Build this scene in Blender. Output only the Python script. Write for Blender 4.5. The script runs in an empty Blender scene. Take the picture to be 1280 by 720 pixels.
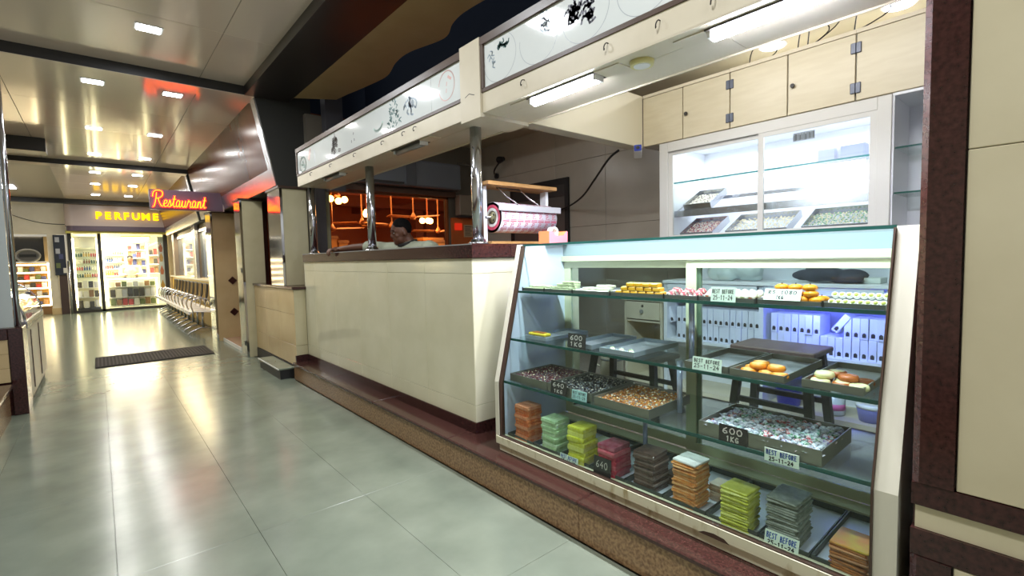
import bpy, bmesh, math, random
from mathutils import Vector, Matrix, Euler
random.seed(7)
SC = bpy.context.scene
C = SC.collection
PI = math.pi

# ------------------------------------------------------------------ camera
cd = bpy.data.cameras.new('camera'); cam = bpy.data.objects.new('camera', cd); C.objects.link(cam)
cd.sensor_width = 36.0; cd.lens = 605.945 / 1280 * 36.0; cd.clip_start = 0.02; cd.clip_end = 100
yaw, pit, rol = 0.705769301, -0.0624025977, -0.0229203797
fw = Vector((math.sin(yaw)*math.cos(pit), math.cos(yaw)*math.cos(pit), math.sin(pit)))
ri = fw.cross(Vector((0, 0, 1))).normalized(); up = ri.cross(fw)
r2 = ri*math.cos(rol) + up*math.sin(rol); u2 = -ri*math.sin(rol) + up*math.cos(rol)
cam.matrix_world = Matrix(((r2.x, u2.x, -fw.x, 0), (r2.y, u2.y, -fw.y, 0), (r2.z, u2.z, -fw.z, 1.3), (0, 0, 0, 1)))
SC.camera = cam

# ------------------------------------------------------------------ world and exposure
w = bpy.data.worlds.new('world'); SC.world = w; w.use_nodes = True
bg = w.node_tree.nodes['Background']; bg.inputs[0].default_value = (0.92, 0.93, 0.94, 1); bg.inputs[1].default_value = 0.85
vs = SC.view_settings; vs.view_transform = 'Standard'; vs.look = 'None'; vs.gamma = 1; vs.use_curve_mapping = False
vs.exposure = 0.0
SC.cycles.transparent_max_bounces = 40; SC.cycles.max_bounces = 12; SC.cycles.caustics_reflective = False

def area(name, loc, size, energy, col, rot=(0, 0, 0), sy=None):
    l = bpy.data.lights.new(name, 'AREA'); l.energy = energy; l.color = col; l.size = size
    if sy: l.shape = 'RECTANGLE'; l.size_y = sy
    o = bpy.data.objects.new(name, l); C.objects.link(o); o.location = loc; o.rotation_euler = rot
    return o
def point(name, loc, energy, col, r=0.05):
    l = bpy.data.lights.new(name, 'POINT'); l.energy = energy; l.color = col; l.shadow_soft_size = r
    o = bpy.data.objects.new(name, l); C.objects.link(o); o.location = loc
    return o
# lamps of the place that are recessed or out of frame (ceiling downlights, shop lamps), and added fills
DOWN_E, COOL, WARM = 9.0, (0.90, 0.95, 1.0), (1.0, 0.72, 0.38)
area('restaurant_fill', (4.8, 8.6, 2.70), 2.5, 130, (1.0, 0.55, 0.22))  # added ambient fill to lighten the room walls, beside the chandeliers
area('perfume_shop_lamp', (0.55, 19.6, 2.25), 1.6, 190, (1.0, 0.92, 0.76), sy=0.8)
area('side_shop_lamp', (-1.5, 19.4, 2.2), 0.7, 24, (1.0, 0.85, 0.60))
area('bench_strip_lamp', (1.60, 14.0, 2.10), 0.1, 60, (1.0, 0.80, 0.45), sy=5.5)
area('stall_fill', (2.45, 1.25, 2.78), 0.3, 18, (1.0, 0.97, 0.94), (0, -.85, 0), sy=1.6)  # added unseen fill turned towards the cabinets, niche and back wall
area('display_window_lamp', (3.95, 1.5, 2.14), 0.3, 9, (0.90, 0.93, 1.0), sy=1.35)

# ------------------------------------------------------------------ materials
def lin(h):
    h = h.lstrip('#'); v = [int(h[i:i+2], 16)/255 for i in (0, 2, 4)]
    return tuple((c/12.92 if c <= 0.04045 else ((c+0.055)/1.055)**2.4) for c in v) + (1.0,)
MATS = {}
def pm(name, col, rough=0.5, metal=0.0, col2=None, scale=8.0, detail=4.0, lo=0.35, hi=0.65, bump=0.0, bscale=None,
       kind='noise', stretch=None, coat=0.0, spec=0.5, aniso=0.0, sheen=0.0):
    m = bpy.data.materials.new(name); m.use_nodes = True; nt = m.node_tree; b = nt.nodes['Principled BSDF']
    b.inputs['Base Color'].default_value = lin(col); b.inputs['Roughness'].default_value = rough
    b.inputs['Metallic'].default_value = metal; b.inputs['Specular IOR Level'].default_value = spec
    b.inputs['Coat Weight'].default_value = coat; b.inputs['Coat Roughness'].default_value = 0.06
    b.inputs['Anisotropic'].default_value = aniso
    if col2 or bump:
        tc = nt.nodes.new('ShaderNodeTexCoord'); src = tc.outputs['Object']
        if stretch:
            mp = nt.nodes.new('ShaderNodeMapping'); mp.inputs['Scale'].default_value = stretch
            nt.links.new(src, mp.inputs['Vector']); src = mp.outputs['Vector']
    if col2:
        if kind == 'noise':
            t = nt.nodes.new('ShaderNodeTexNoise'); t.inputs['Scale'].default_value = scale; t.inputs['Detail'].default_value = detail; o = t.outputs['Fac']
        elif kind == 'voro':
            t = nt.nodes.new('ShaderNodeTexVoronoi'); t.inputs['Scale'].default_value = scale; o = t.outputs['Color']
        elif kind == 'checker':
            t = nt.nodes.new('ShaderNodeTexChecker'); t.inputs['Scale'].default_value = scale; o = t.outputs['Fac']
        nt.links.new(src, t.inputs['Vector'])
        r = nt.nodes.new('ShaderNodeValToRGB'); r.color_ramp.elements[0].position = lo; r.color_ramp.elements[1].position = hi
        r.color_ramp.elements[0].color = lin(col); r.color_ramp.elements[1].color = lin(col2)
        nt.links.new(o, r.inputs['Fac']); nt.links.new(r.outputs['Color'], b.inputs['Base Color'])
    if bump:
        n = nt.nodes.new('ShaderNodeTexNoise'); n.inputs['Scale'].default_value = bscale or scale; n.inputs['Detail'].default_value = 3
        nt.links.new(src, n.inputs['Vector'])
        bp = nt.nodes.new('ShaderNodeBump'); bp.inputs['Strength'].default_value = bump; bp.inputs['Distance'].default_value = 0.02
        nt.links.new(n.outputs['Fac'], bp.inputs['Height']); nt.links.new(bp.outputs['Normal'], b.inputs['Normal'])
    MATS[name] = m
    return m
def em(name, col, strength):
    m = bpy.data.materials.new(name); m.use_nodes = True; nt = m.node_tree; nt.nodes.clear()
    e = nt.nodes.new('ShaderNodeEmission'); e.inputs[0].default_value = lin(col); e.inputs[1].default_value = strength
    o = nt.nodes.new('ShaderNodeOutputMaterial'); nt.links.new(e.outputs[0], o.inputs[0]); MATS[name] = m
    return m
def glass(name, tint, ior=1.45, rough=0.0, refl=1.0):
    m = bpy.data.materials.new(name); m.use_nodes = True; nt = m.node_tree; nt.nodes.clear()
    t = nt.nodes.new('ShaderNodeBsdfTransparent'); t.inputs[0].default_value = lin(tint)
    g = nt.nodes.new('ShaderNodeBsdfGlossy'); g.inputs['Roughness'].default_value = rough
    ge = nt.nodes.new('ShaderNodeNewGeometry'); dt = nt.nodes.new('ShaderNodeVectorMath'); dt.operation = 'DOT_PRODUCT'
    nt.links.new(ge.outputs['Normal'], dt.inputs[0]); nt.links.new(ge.outputs['Incoming'], dt.inputs[1])
    def mth(op, x_, v_):
        q = nt.nodes.new('ShaderNodeMath'); q.operation = op; q.use_clamp = True
        if hasattr(x_, 'links'): nt.links.new(x_, q.inputs[0])
        else: q.inputs[0].default_value = x_
        if hasattr(v_, 'links'): nt.links.new(v_, q.inputs[1])
        elif v_ is not None: q.inputs[1].default_value = v_
        return q.outputs[0]
    f0 = ((ior-1)/(ior+1))**2
    ab = mth('ABSOLUTE', dt.outputs['Value'], None)
    f = mth('ADD', mth('MULTIPLY', mth('POWER', mth('SUBTRACT', 1.0, ab), 5.0), 1-f0), f0)
    k = mth('MULTIPLY', f, refl)
    x = nt.nodes.new('ShaderNodeMixShader'); o = nt.nodes.new('ShaderNodeOutputMaterial')
    nt.links.new(k, x.inputs[0])
    nt.links.new(t.outputs[0], x.inputs[1]); nt.links.new(g.outputs[0], x.inputs[2]); nt.links.new(x.outputs[0], o.inputs[0])
    MATS[name] = m
    return m

FLOOR = pm('floor_tile_mat', '#6d7566', 0.2, 0, '#828a79', 3.0, 8, 0.3, 0.7, bump=0.004, bscale=9, spec=0.6)
GROUT = pm('grout_mat', '#77786c', 0.7)
CEILP = pm('ceiling_panel_mat', '#f2e3d8', 0.11, 0.0, bump=0.012, bscale=2.2, spec=0.6)
BEAMD = pm('dark_beam_mat', '#2a2826', 0.35)
SOFF = pm('dark_soffit_mat', '#2b2522', 0.32)
BLKW = pm('black_wall_mat', '#2c2c28', 0.5)
TAN = pm('tan_ceiling_mat', '#b59c70', 0.6, 0, '#bda578', 3)
NAVY = pm('navy_recess_mat', '#16253d', 0.8)
STEEL = pm('steel_mat', '#c9cbd2', 0.14, 1.0)
BRUSH = pm('brushed_steel_mat', '#b9bac0', 0.26, 1.0)
BROWNP = pm('brown_panel_mat', '#55301f', 0.2, 0.0, '#613724', 2.0, spec=0.05)
CREAMT = pm('cream_tile_mat', '#cdc8aa', 0.08, 0, '#d8d3b8', 3.5, 6, 0.3, 0.7, spec=0.7)
CREAMD = pm('cream_column_mat', '#b9b08e', 0.22, 0, '#c4bb99', 4, 6, 0.3, 0.7)
TANW = pm('tan_wall_mat', '#c3aa7d', 0.25, 0, '#ccb488', 3)
GRANR = pm('red_granite_mat', '#33201c', 0.14, 0, '#4d2f29', 90, 6, 0.35, 0.7)
GRAND = pm('dark_granite_mat', '#2c1715', 0.16, 0, '#472825', 70, 6, 0.35, 0.75)
GRANB = pm('speckle_granite_mat', '#6f5138', 0.24, 0, '#9d7c58', 75, 7, 0.35, 0.62)
MARW = pm('wall_marble_mat', '#c2b797', 0.3, 0, '#cfc5a6', 3.0, 8, 0.3, 0.7, bump=0.02, bscale=12)
CREAMP = pm('cream_paint_mat', '#dbd0b8', 0.38, 0, '#d4c9b0', 5)
CREAMW = pm('cream_worn_mat', '#cfcbae', 0.45, 0, '#9a8a5c', 9, 8, 0.56, 0.74, stretch=(1, 2.5, .8))
SIGNW = pm('sign_white_mat', '#e0e5e2', 0.07, 0, '#e7ebe8', 2)
SIGNF = pm('sign_frame_mat', '#5b4a40', 0.35)
GREENC = pm('case_frame_mat', '#c5c6a6', 0.35)
CASEW = pm('case_white_mat', '#cdc9b6', 0.35)
CASEI = pm('case_inside_mat', '#c6cfe0', 0.22)
BRNALU = pm('brown_aluminium_mat', '#4b3a30', 0.35, 0.3)
LAMIN = pm('laminate_mat', '#d2c8ac', 0.35, 0, '#ccc1a4', 6, stretch=(1, 1, 6))
LAMINW = pm('white_laminate_mat', '#e9ebf0', 0.3)
ALUW = pm('white_aluminium_mat', '#d4d3cd', 0.32)
GLASS = glass('clear_glass_mat', '#fbfefd')
GLASSF = glass('front_glass_mat', '#f9fefc', 1.35)
GLASSS = glass('shelf_glass_mat', '#f4faf8', 1.42)
GLASSW = glass('window_glass_mat', '#c9d3d6', 1.6, refl=1.5)
GEDGE = pm('glass_edge_mat', '#1d4a44', 0.12, 0, '#26574f', 4)
TRAY = pm('tray_mat', '#94948a', 0.33, 0.7)
TRAYL = pm('tray_liner_mat', '#d9dcea', 0.3, 0.15)
TRAYB = pm('tray_blue_mat', '#aebac6', 0.3, 0.5)
GRAYT = pm('gray_wall_tile_mat', '#b1a899', 0.22, 0, '#b8afa0', 3)
DARKG = pm('dark_gray_mat', '#33302e', 0.5)
BLACK = pm('black_mat', '#141414', 0.5)
WHITE = pm('white_mat', '#e6e6e2', 0.4)
GRAY = pm('gray_mat', '#8d8d8a', 0.45)
PURP = pm('purple_panel_mat', '#5d4c5c', 0.3)
LILAC = pm('fascia_lilac_mat', '#baaaa6', 0.25)
ORNG = pm('orange_wall_mat', '#c9692c', 0.6, 0, '#b45a24', 1.2)
ORBR = pm('orange_beam_mat', '#8a4822', 0.6)
WOOD = pm('wood_mat', '#b78a55', 0.5, 0, '#a17844', 14, stretch=(1, 6, 6))
MATM = pm('rubber_mat_mat', '#2a2522', 0.8, spec=0.2)
CARDW = pm('date_card_mat', '#dfeee0', 0.5)
SLATE = pm('slate_card_mat', '#2b2a28', 0.55)
CHALK = pm('chalk_ink_mat', '#d9d4cb', 0.7)
INKB = pm('blue_ink_mat', '#2b55a8', 0.6)
INKK = pm('black_ink_mat', '#1b1c22', 0.6)
SKIN = pm('skin_mat', '#5f3d2d', 0.5, 0, '#694634', 12)
HAIR = pm('hair_mat', '#0b0a09', 0.7, 0, '#151211', 40, bump=0.3, bscale=60, spec=0.1)
SHIRT = pm('shirt_mat', '#a9ad98', 0.85, 0, '#9a9e88', 90, bump=0.2, bscale=60)
COLLR = pm('collar_mat', '#23211f', 0.8)
BOXW = pm('sweet_box_mat', '#dfe2f2', 0.45)
CABLE = pm('cable_mat', '#171717', 0.5)
L_DOWN = em('downlight_glow', '#f4faff', 26)
L_TUBE = em('tube_glow', '#e6eaff', 70)
L_STRIP = em('warm_strip_glow', '#ffe9b4', 13)
L_WHITE = em('white_strip_glow', '#eef2ff', 12)
L_YEL = em('yellow_letter_glow', '#ffc412', 2.4)
L_RED = em('red_letter_glow', '#ff0f1a', 11)
L_BULB = em('bulb_glow', '#ffc060', 22)
L_BLUE = em('blue_lamp_glow', '#4a5cff', 9)

# ------------------------------------------------------------------ mesh building
class MB:
    def __init__(s): s.v = []; s.f = []
    def add(s, vs_, fs_):
        n = len(s.v); s.v += [tuple(p) for p in vs_]; s.f += [tuple(i+n for i in f) for f in fs_]; return s
    def hexa(s, p):   # p: bottom 4 ccw, top 4 ccw
        return s.add(p, [(3,2,1,0),(4,5,6,7),(0,1,5,4),(1,2,6,5),(2,3,7,6),(3,0,4,7)])
    def box(s, x0, y0, z0, x1, y1, z1):
        return s.hexa([(x0,y0,z0),(x1,y0,z0),(x1,y1,z0),(x0,y1,z0),(x0,y0,z1),(x1,y0,z1),(x1,y1,z1),(x0,y1,z1)])
    def cbox(s, x0, y0, z0, x1, y1, z1, c):   # box with chamfered edges
        xs, ys, zs = (x0, x0+c, x1-c, x1), (y0, y0+c, y1-c, y1), (z0, z0+c, z1-c, z1)
        bm = bmesh.new(); bmesh.ops.create_cube(bm, size=1)
        for v in bm.verts: v.co = ((x0+x1)/2+v.co.x*(x1-x0), (y0+y1)/2+v.co.y*(y1-y0), (z0+z1)/2+v.co.z*(z1-z0))
        bmesh.ops.bevel(bm, geom=bm.edges[:], offset=c, segments=1, affect='EDGES')
        bm.verts.ensure_lookup_table(); bm.verts.index_update()
        s.add([v.co[:] for v in bm.verts], [[v.index for v in f.verts] for f in bm.faces]); bm.free(); return s
    def prism(s, poly, ax, a, b):
        def P(u, v, t): return {'x': (t,u,v), 'y': (u,t,v), 'z': (u,v,t)}[ax]
        n = len(poly)
        vs_ = [P(u,v,a) for u,v in poly] + [P(u,v,b) for u,v in poly]
        return s.add(vs_, [tuple(range(n-1,-1,-1)), tuple(range(n,2*n))] + [(i,(i+1)%n,n+(i+1)%n,n+i) for i in range(n)])
    def tube(s, pts, r, n=8, closed=False):
        pts = [Vector(p) for p in pts]; rings = []; m = len(pts); rr = r if hasattr(r, '__len__') else [r]*m
        prev = None
        for i, p in enumerate(pts):
            if closed: t = (pts[(i+1)%m] - pts[i-1])
            else: t = pts[min(i+1,m-1)] - pts[max(i-1,0)]
            t.normalize()
            if prev is None:
                a = Vector((0,0,1)) if abs(t.z) < .9 else Vector((1,0,0)); a = t.cross(a).normalized()
            else:
                a = prev - t*prev.dot(t); a.normalize()
            prev = a; b = t.cross(a)
            rings.append([p + (a*math.cos(2*PI*k/n) + b*math.sin(2*PI*k/n))*rr[i] for k in range(n)])
        vs_ = [q for rg in rings for q in rg]; fs_ = []
        for i in range(m if closed else m-1):
            j = (i+1) % m
            for k in range(n): fs_.append((i*n+k, i*n+(k+1)%n, j*n+(k+1)%n, j*n+k))
        if not closed: fs_ += [tuple(range(n-1,-1,-1)), tuple(range((m-1)*n, m*n))]
        return s.add(vs_, fs_)
    def cyl(s, p0, p1, r0, r1=None, n=16): return s.tube([p0, p1], [r0, r0 if r1 is None else r1], n)
    def ell(s, c, r, nu=12, nv=8, M=None):
        vs_ = []; fs_ = []
        r = r if hasattr(r, '__len__') else (r, r, r)
        for i in range(1, nv):
            th = PI*i/nv
            for k in range(nu):
                ph = 2*PI*k/nu; vs_.append(Vector((r[0]*math.sin(th)*math.cos(ph), r[1]*math.sin(th)*math.sin(ph), r[2]*math.cos(th))))
        vs_ += [Vector((0,0,r[2])), Vector((0,0,-r[2]))]
        if M is not None: vs_ = [M @ v for v in vs_]
        vs_ = [v + Vector(c) for v in vs_]; T = len(vs_)-2; B = T+1
        for i in range(nv-2):
            for k in range(nu): fs_.append((i*nu+k, (i+1)*nu+k, (i+1)*nu+(k+1)%nu, i*nu+(k+1)%nu))
        for k in range(nu): fs_ += [(T, k, (k+1)%nu), (B, (nv-2)*nu+(k+1)%nu, (nv-2)*nu+k)]
        return s.add(vs_, fs_)
    def lathe(s, prof, c, n=16, ax='z'):   # prof: (r, h) pairs
        vs_ = []; m = len(prof)
        for r, h in prof:
            for k in range(n):
                a, b = r*math.cos(2*PI*k/n), r*math.sin(2*PI*k/n)
                p = {'z': (a,b,h), 'x': (h,a,b), 'y': (b,h,a)}[ax]; vs_.append((c[0]+p[0], c[1]+p[1], c[2]+p[2]))
        fs_ = [(i*n+k, i*n+(k+1)%n, (i+1)*n+(k+1)%n, (i+1)*n+k) for i in range(m-1) for k in range(n)]
        return s.add(vs_, fs_ + [tuple(range(n-1,-1,-1)), tuple(range((m-1)*n, m*n))])
    def ribbon(s, pts, O, U, V, wd, off=0.0):   # flat stroke in the plane O + u*U + v*V
        O, U, V = Vector(O), Vector(U), Vector(V); N = U.cross(V).normalized()
        for (a, b), (c, d) in zip(pts[:-1], pts[1:]):
            A, B = O+U*a+V*b, O+U*c+V*d; t = B-A
            if t.length < 1e-6: continue
            t.normalize(); sd = N.cross(t)*wd/2; e = t*wd*.3
            s.add([A-e-sd+N*off, B+e-sd+N*off, B+e+sd+N*off, A-e+sd+N*off], [(0,1,2,3)])
        return s
def wl(o):
    v = Vector((0,0,0))
    while o: v = v + o.location; o = o.parent
    return v
def obj(name, mb, mat, parent=None, smooth=False, kind=None, local=False, bevel=0, loc=None):
    me = bpy.data.meshes.new(name); off = Vector((0,0,0)) if (local or not parent) else wl(parent)
    me.from_pydata([tuple(Vector(p)-off) for p in mb.v], [], mb.f)
    bm = bmesh.new(); bm.from_mesh(me); bmesh.ops.recalc_face_normals(bm, faces=bm.faces[:]) if len(bm.faces) < 20000 else None; bm.to_mesh(me); bm.free()
    me.materials.append(mat)
    if smooth:
        me.polygons.foreach_set('use_smooth', [len(p.vertices) <= 4 for p in me.polygons])
    o = bpy.data.objects.new(name, me); C.objects.link(o)
    if parent: o.parent = parent
    if loc: o.location = loc
    if kind: o['kind'] = kind
    if bevel:
        b = o.modifiers.new('bevel', 'BEVEL'); b.width = bevel; b.segments = 2; b.limit_method = 'ANGLE'
    return o
def thing(name, label, cat, loc=(0,0,0), group=None, rz=0):
    o = bpy.data.objects.new(name, None); C.objects.link(o); o.location = loc; o.rotation_euler = (0,0,rz); o.empty_display_size = .05
    o['label'] = label; o['category'] = cat
    if group: o['group'] = group
    return o
def tag(o, label, cat, group=None):
    o['label'] = label; o['category'] = cat
    if group: o['group'] = group
    return o
def dup(o, loc=None, rot=None, label=None, group=None, parent=None):
    c = o.copy(); C.objects.link(c)
    if parent: c.parent = parent
    if loc is not None: c.location = loc
    if rot is not None: c.rotation_euler = rot
    if label: c['label'] = label
    if group: c['group'] = group
    for ch in o.children: dup(ch, parent=c)
    return c
def B(x0,y0,z0,x1,y1,z1): return MB().box(x0,y0,z0,x1,y1,z1)
def CB(x0,y0,z0,x1,y1,z1,c=.004): return MB().cbox(x0,y0,z0,x1,y1,z1,c)
def struct(name, mb, mat, parent=None, **k): return obj(name, mb, mat, parent, kind='structure', **k)
def smooth_pts(pts, n=6, closed=False):
    pts = [Vector(p) for p in pts]; out = []; m = len(pts)
    for i in range(m if closed else m-1):
        p0 = pts[i-1] if (i > 0 or closed) else pts[0]; p1 = pts[i]; p2 = pts[(i+1)%m]; p3 = pts[(i+2)%m] if (closed or i+2 < m) else pts[-1]
        for k in range(n):
            t = k/n
            out.append(.5*((2*p1) + (-p0+p2)*t + (2*p0-5*p1+4*p2-p3)*t*t + (-p0+3*p1-3*p2+p3)*t*t*t))
    if not closed: out.append(pts[-1])
    return out

# handwriting: strokes in a box 0.6 wide, 1 high
GL = {
'0': [[(.3,1),(.08,.8),(.05,.35),(.22,.02),(.45,.12),(.53,.55),(.42,.92),(.3,1)]], '1': [[(.15,.8),(.32,1),(.3,0)]],
'2': [[(.08,.8),(.25,1),(.48,.88),(.45,.6),(.05,0),(.55,.04)]], '3': [[(.08,.92),(.4,1),(.45,.75),(.2,.53),(.5,.4),(.45,.08),(.05,.03)]],
'4': [[(.4,1),(.05,.4),(.55,.42)],[(.42,.65),(.38,0)]], '5': [[(.5,1),(.15,.98),(.1,.6),(.4,.6),(.5,.3),(.35,.03),(.05,.06)]],
'6': [[(.45,1),(.15,.65),(.06,.25),(.25,.0),(.5,.15),(.45,.42),(.2,.48),(.08,.3)]], '8': [[(.3,.55),(.08,.8),(.3,1),(.5,.82),(.1,.28),(.25,0),(.5,.2),(.3,.55)]],
'-': [[(.1,.5),(.5,.52)]], ' ': [], '/': [[(.1,0),(.5,1)]], '.': [[(.25,.0),(.3,.06)]],
'B': [[(.1,0),(.12,1),(.42,.92),(.4,.6),(.12,.53),(.5,.4),(.45,.05),(.1,0)]], 'E': [[(.5,1),(.12,1),(.1,0),(.5,0)],[(.1,.52),(.42,.53)]],
'S': [[(.5,.9),(.25,1),(.08,.78),(.45,.4),(.4,.08),(.06,.06)]], 'T': [[(.02,1),(.58,1)],[(.3,1),(.28,0)]],
'F': [[(.5,1),(.12,1),(.1,0)],[(.1,.52),(.42,.53)]], 'O': [[(.3,1),(.08,.7),(.1,.2),(.32,0),(.52,.35),(.45,.85),(.3,1)]],
'R': [[(.1,0),(.12,1),(.45,.9),(.4,.55),(.12,.5),(.5,0)]], 'K': [[(.1,1),(.1,0)],[(.5,1),(.12,.5),(.52,0)]],
'G': [[(.5,.88),(.28,1),(.08,.6),(.2,.05),(.5,.1),(.5,.45),(.3,.45)]], 'L': [[(.12,1),(.1,0),(.5,0)]],
}
def writing(mb, text, O, U, V, h, wd, w=None, jit=0.05, off=0.0006):
    U, V, O = Vector(U).normalized(), Vector(V).normalized(), Vector(O); x = 0; rnd = random.Random(text)
    s = (w/len(text))/.72 if w else h*.95
    for ch in text:
        dy = rnd.uniform(-jit, jit)*h
        for st in GL.get(ch, []):
            mb.ribbon([((x+a)*s if False else (x+a*s), b*h+dy) for a, b in st], O, U, V, wd, off)
        x += .72*s
    return mb

# ------------------------------------------------------------------ the setting: floor, ceiling, walls
CZ, BZ = 3.26, 3.16            # ceiling and beam undersides
floor = struct('floor', B(-3, -3, -.12, 10.5, 21.5, -.012), GROUT)
TX, TY = .535, 1.066
tile_me = {}
for j in range(-1, 9):
    for i in range(-2, 3):
        x0, y0 = i*TX-.01, j*TY+.415
        x1 = x0+TX
        if i == -2: x0, x1 = x0+.38, x0+TX
        t = struct('floor_tile', CB(x0+.0006, y0+.0006, -.02, min(x1, 1.68)-.0006, y0+TY-.0006, 0, .0006), FLOOR, floor)
struct('floor_screed', B(-.70, 10.01, -.02, 2.0, 21, 0), FLOOR, floor)
struct('floor_screed', B(-3, -3, -.02, -.70, 21, -.001), FLOOR, floor)
struct('floor_screed', B(-.70, -3, -.02, 1.68, -.652, 0), FLOOR, floor)
struct('floor_screed', B(2.0, 6.1, -.02, 10.4, 21, -.001), ORBR, floor)

ceil = struct('ceiling', B(-3, -3, CZ+.012, 1.60, 18.3, CZ+.08), GROUT)
CZ2 = 3.172
xs = [-3, -.61, .93, 1.46]
ys = [-3, -1.45, -.2, 1.05, 2.3, 3.55, 4.8, 6.06, 6.34, 7.5, 8.8, 10.1, 11.47, 11.72, 12.5, 13.3, 14.5, 15.7, 16.9, 18.1]
for a, b in zip(xs[:-1], xs[1:]):
    for c, d in zip(ys[:-1], ys[1:]):
        if (c, d) in ((6.06, 6.34), (11.47, 11.72)): continue
        if a == -3 and c > 12: continue
        zc = CZ if c < 6 else CZ2
        struct('ceiling_panel', CB(a+.002, c+.002, zc, b-.002, d-.002, zc+.012, .002), CEILP, ceil)
struct('ceiling_panel', B(-3, 12.16, CZ2-.003, -.56, 18.1, CZ2+.01), pm('gray_ceiling_mat', '#7d746a', .4), ceil)
for y0, y1, zb in ((6.06, 6.33, BZ), (11.47, 11.72, 3.085)):
    b = struct('trim_1' if y0 < 7 else 'trim_2', B(-3, y0, zb+.004, 1.45, y1, CZ+.05), BEAMD)
    struct('underside_panel', B(-3, y0+.004, zb, 1.45, y1, zb+.004), CEILP, b)
struct('trim_3', B(-3, 17.9, CZ2-.12, 1.75, 18.1, CZ+.05), BEAMD)
lb = struct('trim_4', B(-2.2, 9.75, 2.98, -.47, 10.1, CZ), BEAMD)
struct('ceiling_soffit', B(1.343, -3, BZ, 1.80, 6.06, CZ+.3), SOFF)
tan_poly = [(1.80, -3), (2.25, -3), (2.28, -.5), (2.16, .6), (2.3, 1.6), (2.22, 2.3)] + [(p.x, p.y) for p in smooth_pts([(2.245,2.75,0),(2.22,3.08,0),(2.25,3.29,0),(2.335,3.55,0),(2.24,3.96,0),(2.25,4.25,0),(2.335,4.61,0),(2.30,4.98,0),(2.235,5.36,0)], 6)] + [(2.2, 5.62), (1.80, 5.85)]
struct('ceiling_wavy_panel', MB().prism(tan_poly, 'z', BZ, BZ+.04), TAN)
struct('ceiling_recess', B(1.6, -3, 3.95, 4.7, 6.2, 4.0), NAVY)
struct('wall_recess_right', B(2.72, -3, 2.97, 2.78, 6.0, 3.95), NAVY)
struct('wall_recess_back', B(2.06, 6.13, 3.05, 4.7, 6.25, 3.95), NAVY)
struct('ceiling_stall', B(2.5, -3, 2.95, 4.7, 6.0, 2.97), pm('stall_ceiling_mat', '#c9c2a8', .35))
struct('trim_5', B(2.15, 5.85, 2.15, 2.36, 6.0, 3.95), pm('gray_column_mat', '#4c4c52', .5))

# corridor bays: slanted glossy fascia over the restaurant front
def fascia(n, y0, y1, k):
    def sx(z): return 1.64 + (1.45-1.64)*(z-2.20)/(BZ-2.20)
    f = struct('wall_fascia_%d' % n, MB().hexa([(sx(2.2)+.03,y0,2.2),(2.0,y0,2.2),(2.0,y1,2.2),(sx(2.2)+.03,y1,2.2),(sx(CZ)+.03,y0,CZ+.03),(2.0,y0,CZ+.03),(2.0,y1,CZ+.03),(sx(CZ)+.03,y1,CZ+.03)]), BLKW)
    st = (y1-y0)/k
    for i in range(k):
        a, b = y0+i*st+.004, y0+(i+1)*st-.004
        struct('fascia_panel', MB().hexa([(sx(2.40),a,2.40),(sx(2.4)+.028,a,2.40),(sx(2.4)+.028,b,2.40),(sx(2.40),b,2.40),(sx(CZ),a,CZ),(sx(CZ)+.028,a,CZ),(sx(CZ)+.028,b,CZ),(sx(CZ),b,CZ)]), BROWNP, f)
    struct('steel_band', MB().hexa([(sx(2.2)-.006,y0,2.2),(sx(2.2)+.03,y0,2.2),(sx(2.2)+.03,y1,2.2),(sx(2.2)-.006,y1,2.2),(sx(2.40)-.006,y0,2.40),(sx(2.4)+.03,y0,2.40),(sx(2.4)+.03,y1,2.40),(sx(2.40)-.006,y1,2.40)]), BRUSH, f)
    struct('steel_strip', MB().hexa([(sx(2.2)-.012,y0,2.2),(sx(2.2)+.03,y0,2.2),(sx(2.2)+.03,y0+.16,2.2),(sx(2.2)-.012,y0+.16,2.2),(sx(CZ)-.012,y0,CZ),(sx(CZ)+.03,y0,CZ),(sx(CZ)+.03,y0+.16,CZ),(sx(CZ)-.012,y0+.16,CZ)]), BRUSH, f)
    struct('end_panel', MB().prism([(sx(2.2)-.01, 2.2), (2.05, 2.2), (2.05, CZ+.03), (sx(CZ)-.01, CZ+.03)], 'y', y0-.03, y0-.002), BLKW, f)
    return f
fascia(1, 6.09, 11.46, 5); fascia(2, 11.72, 17.88, 4)

# walls of the stall
wr = struct('wall_right', B(4.52, -3, -.1, 4.7, 6.2, 3.0), DARKG)
for j, (z0, z1) in enumerate(((.19, .86), (.86, 1.66), (1.66, 2.455), (2.455, 2.95))):
    for i in range(9):
        y0 = 5.98-.8*(i+1)
        struct('wall_tile', CB(4.5, y0+.0015, z0+.0015, 4.525, y0+.7985, z1-.0015, .002), GRAYT, wr)
wb = MB().box(1.96, 5.98, -.05, 2.18, 6.12, 3.05).box(3.93, 5.98, -.05, 4.7, 6.12, 3.05).box(2.18, 5.98, 2.19, 3.93, 6.12, 3.05).box(2.18, 5.98, -.05, 3.93, 6.12, 1.2)
wbk = struct('wall_back', wb, pm('back_wall_mat', '#6a6458', .5))
struct('wall_pier', B(2.035, 5.93, .19, 2.135, 5.98, 2.25), pm('pier_dark_mat', '#3a3536', .4), wbk)
struct('wall_pier', B(2.135, 5.95, .19, 2.185, 5.98, 2.25), pm('pier_green_mat', '#8d8764', .5), wbk)
struct('wall_pier', B(3.95, 5.93, .19, 4.30, 5.98, 1.90), ORNG, wbk)
struct('wall_pier', B(4.30, 5.94, .19, 4.50, 5.98, 1.80), pm('pier_orange_mat', '#8a5a3a', .5), wbk)
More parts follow.
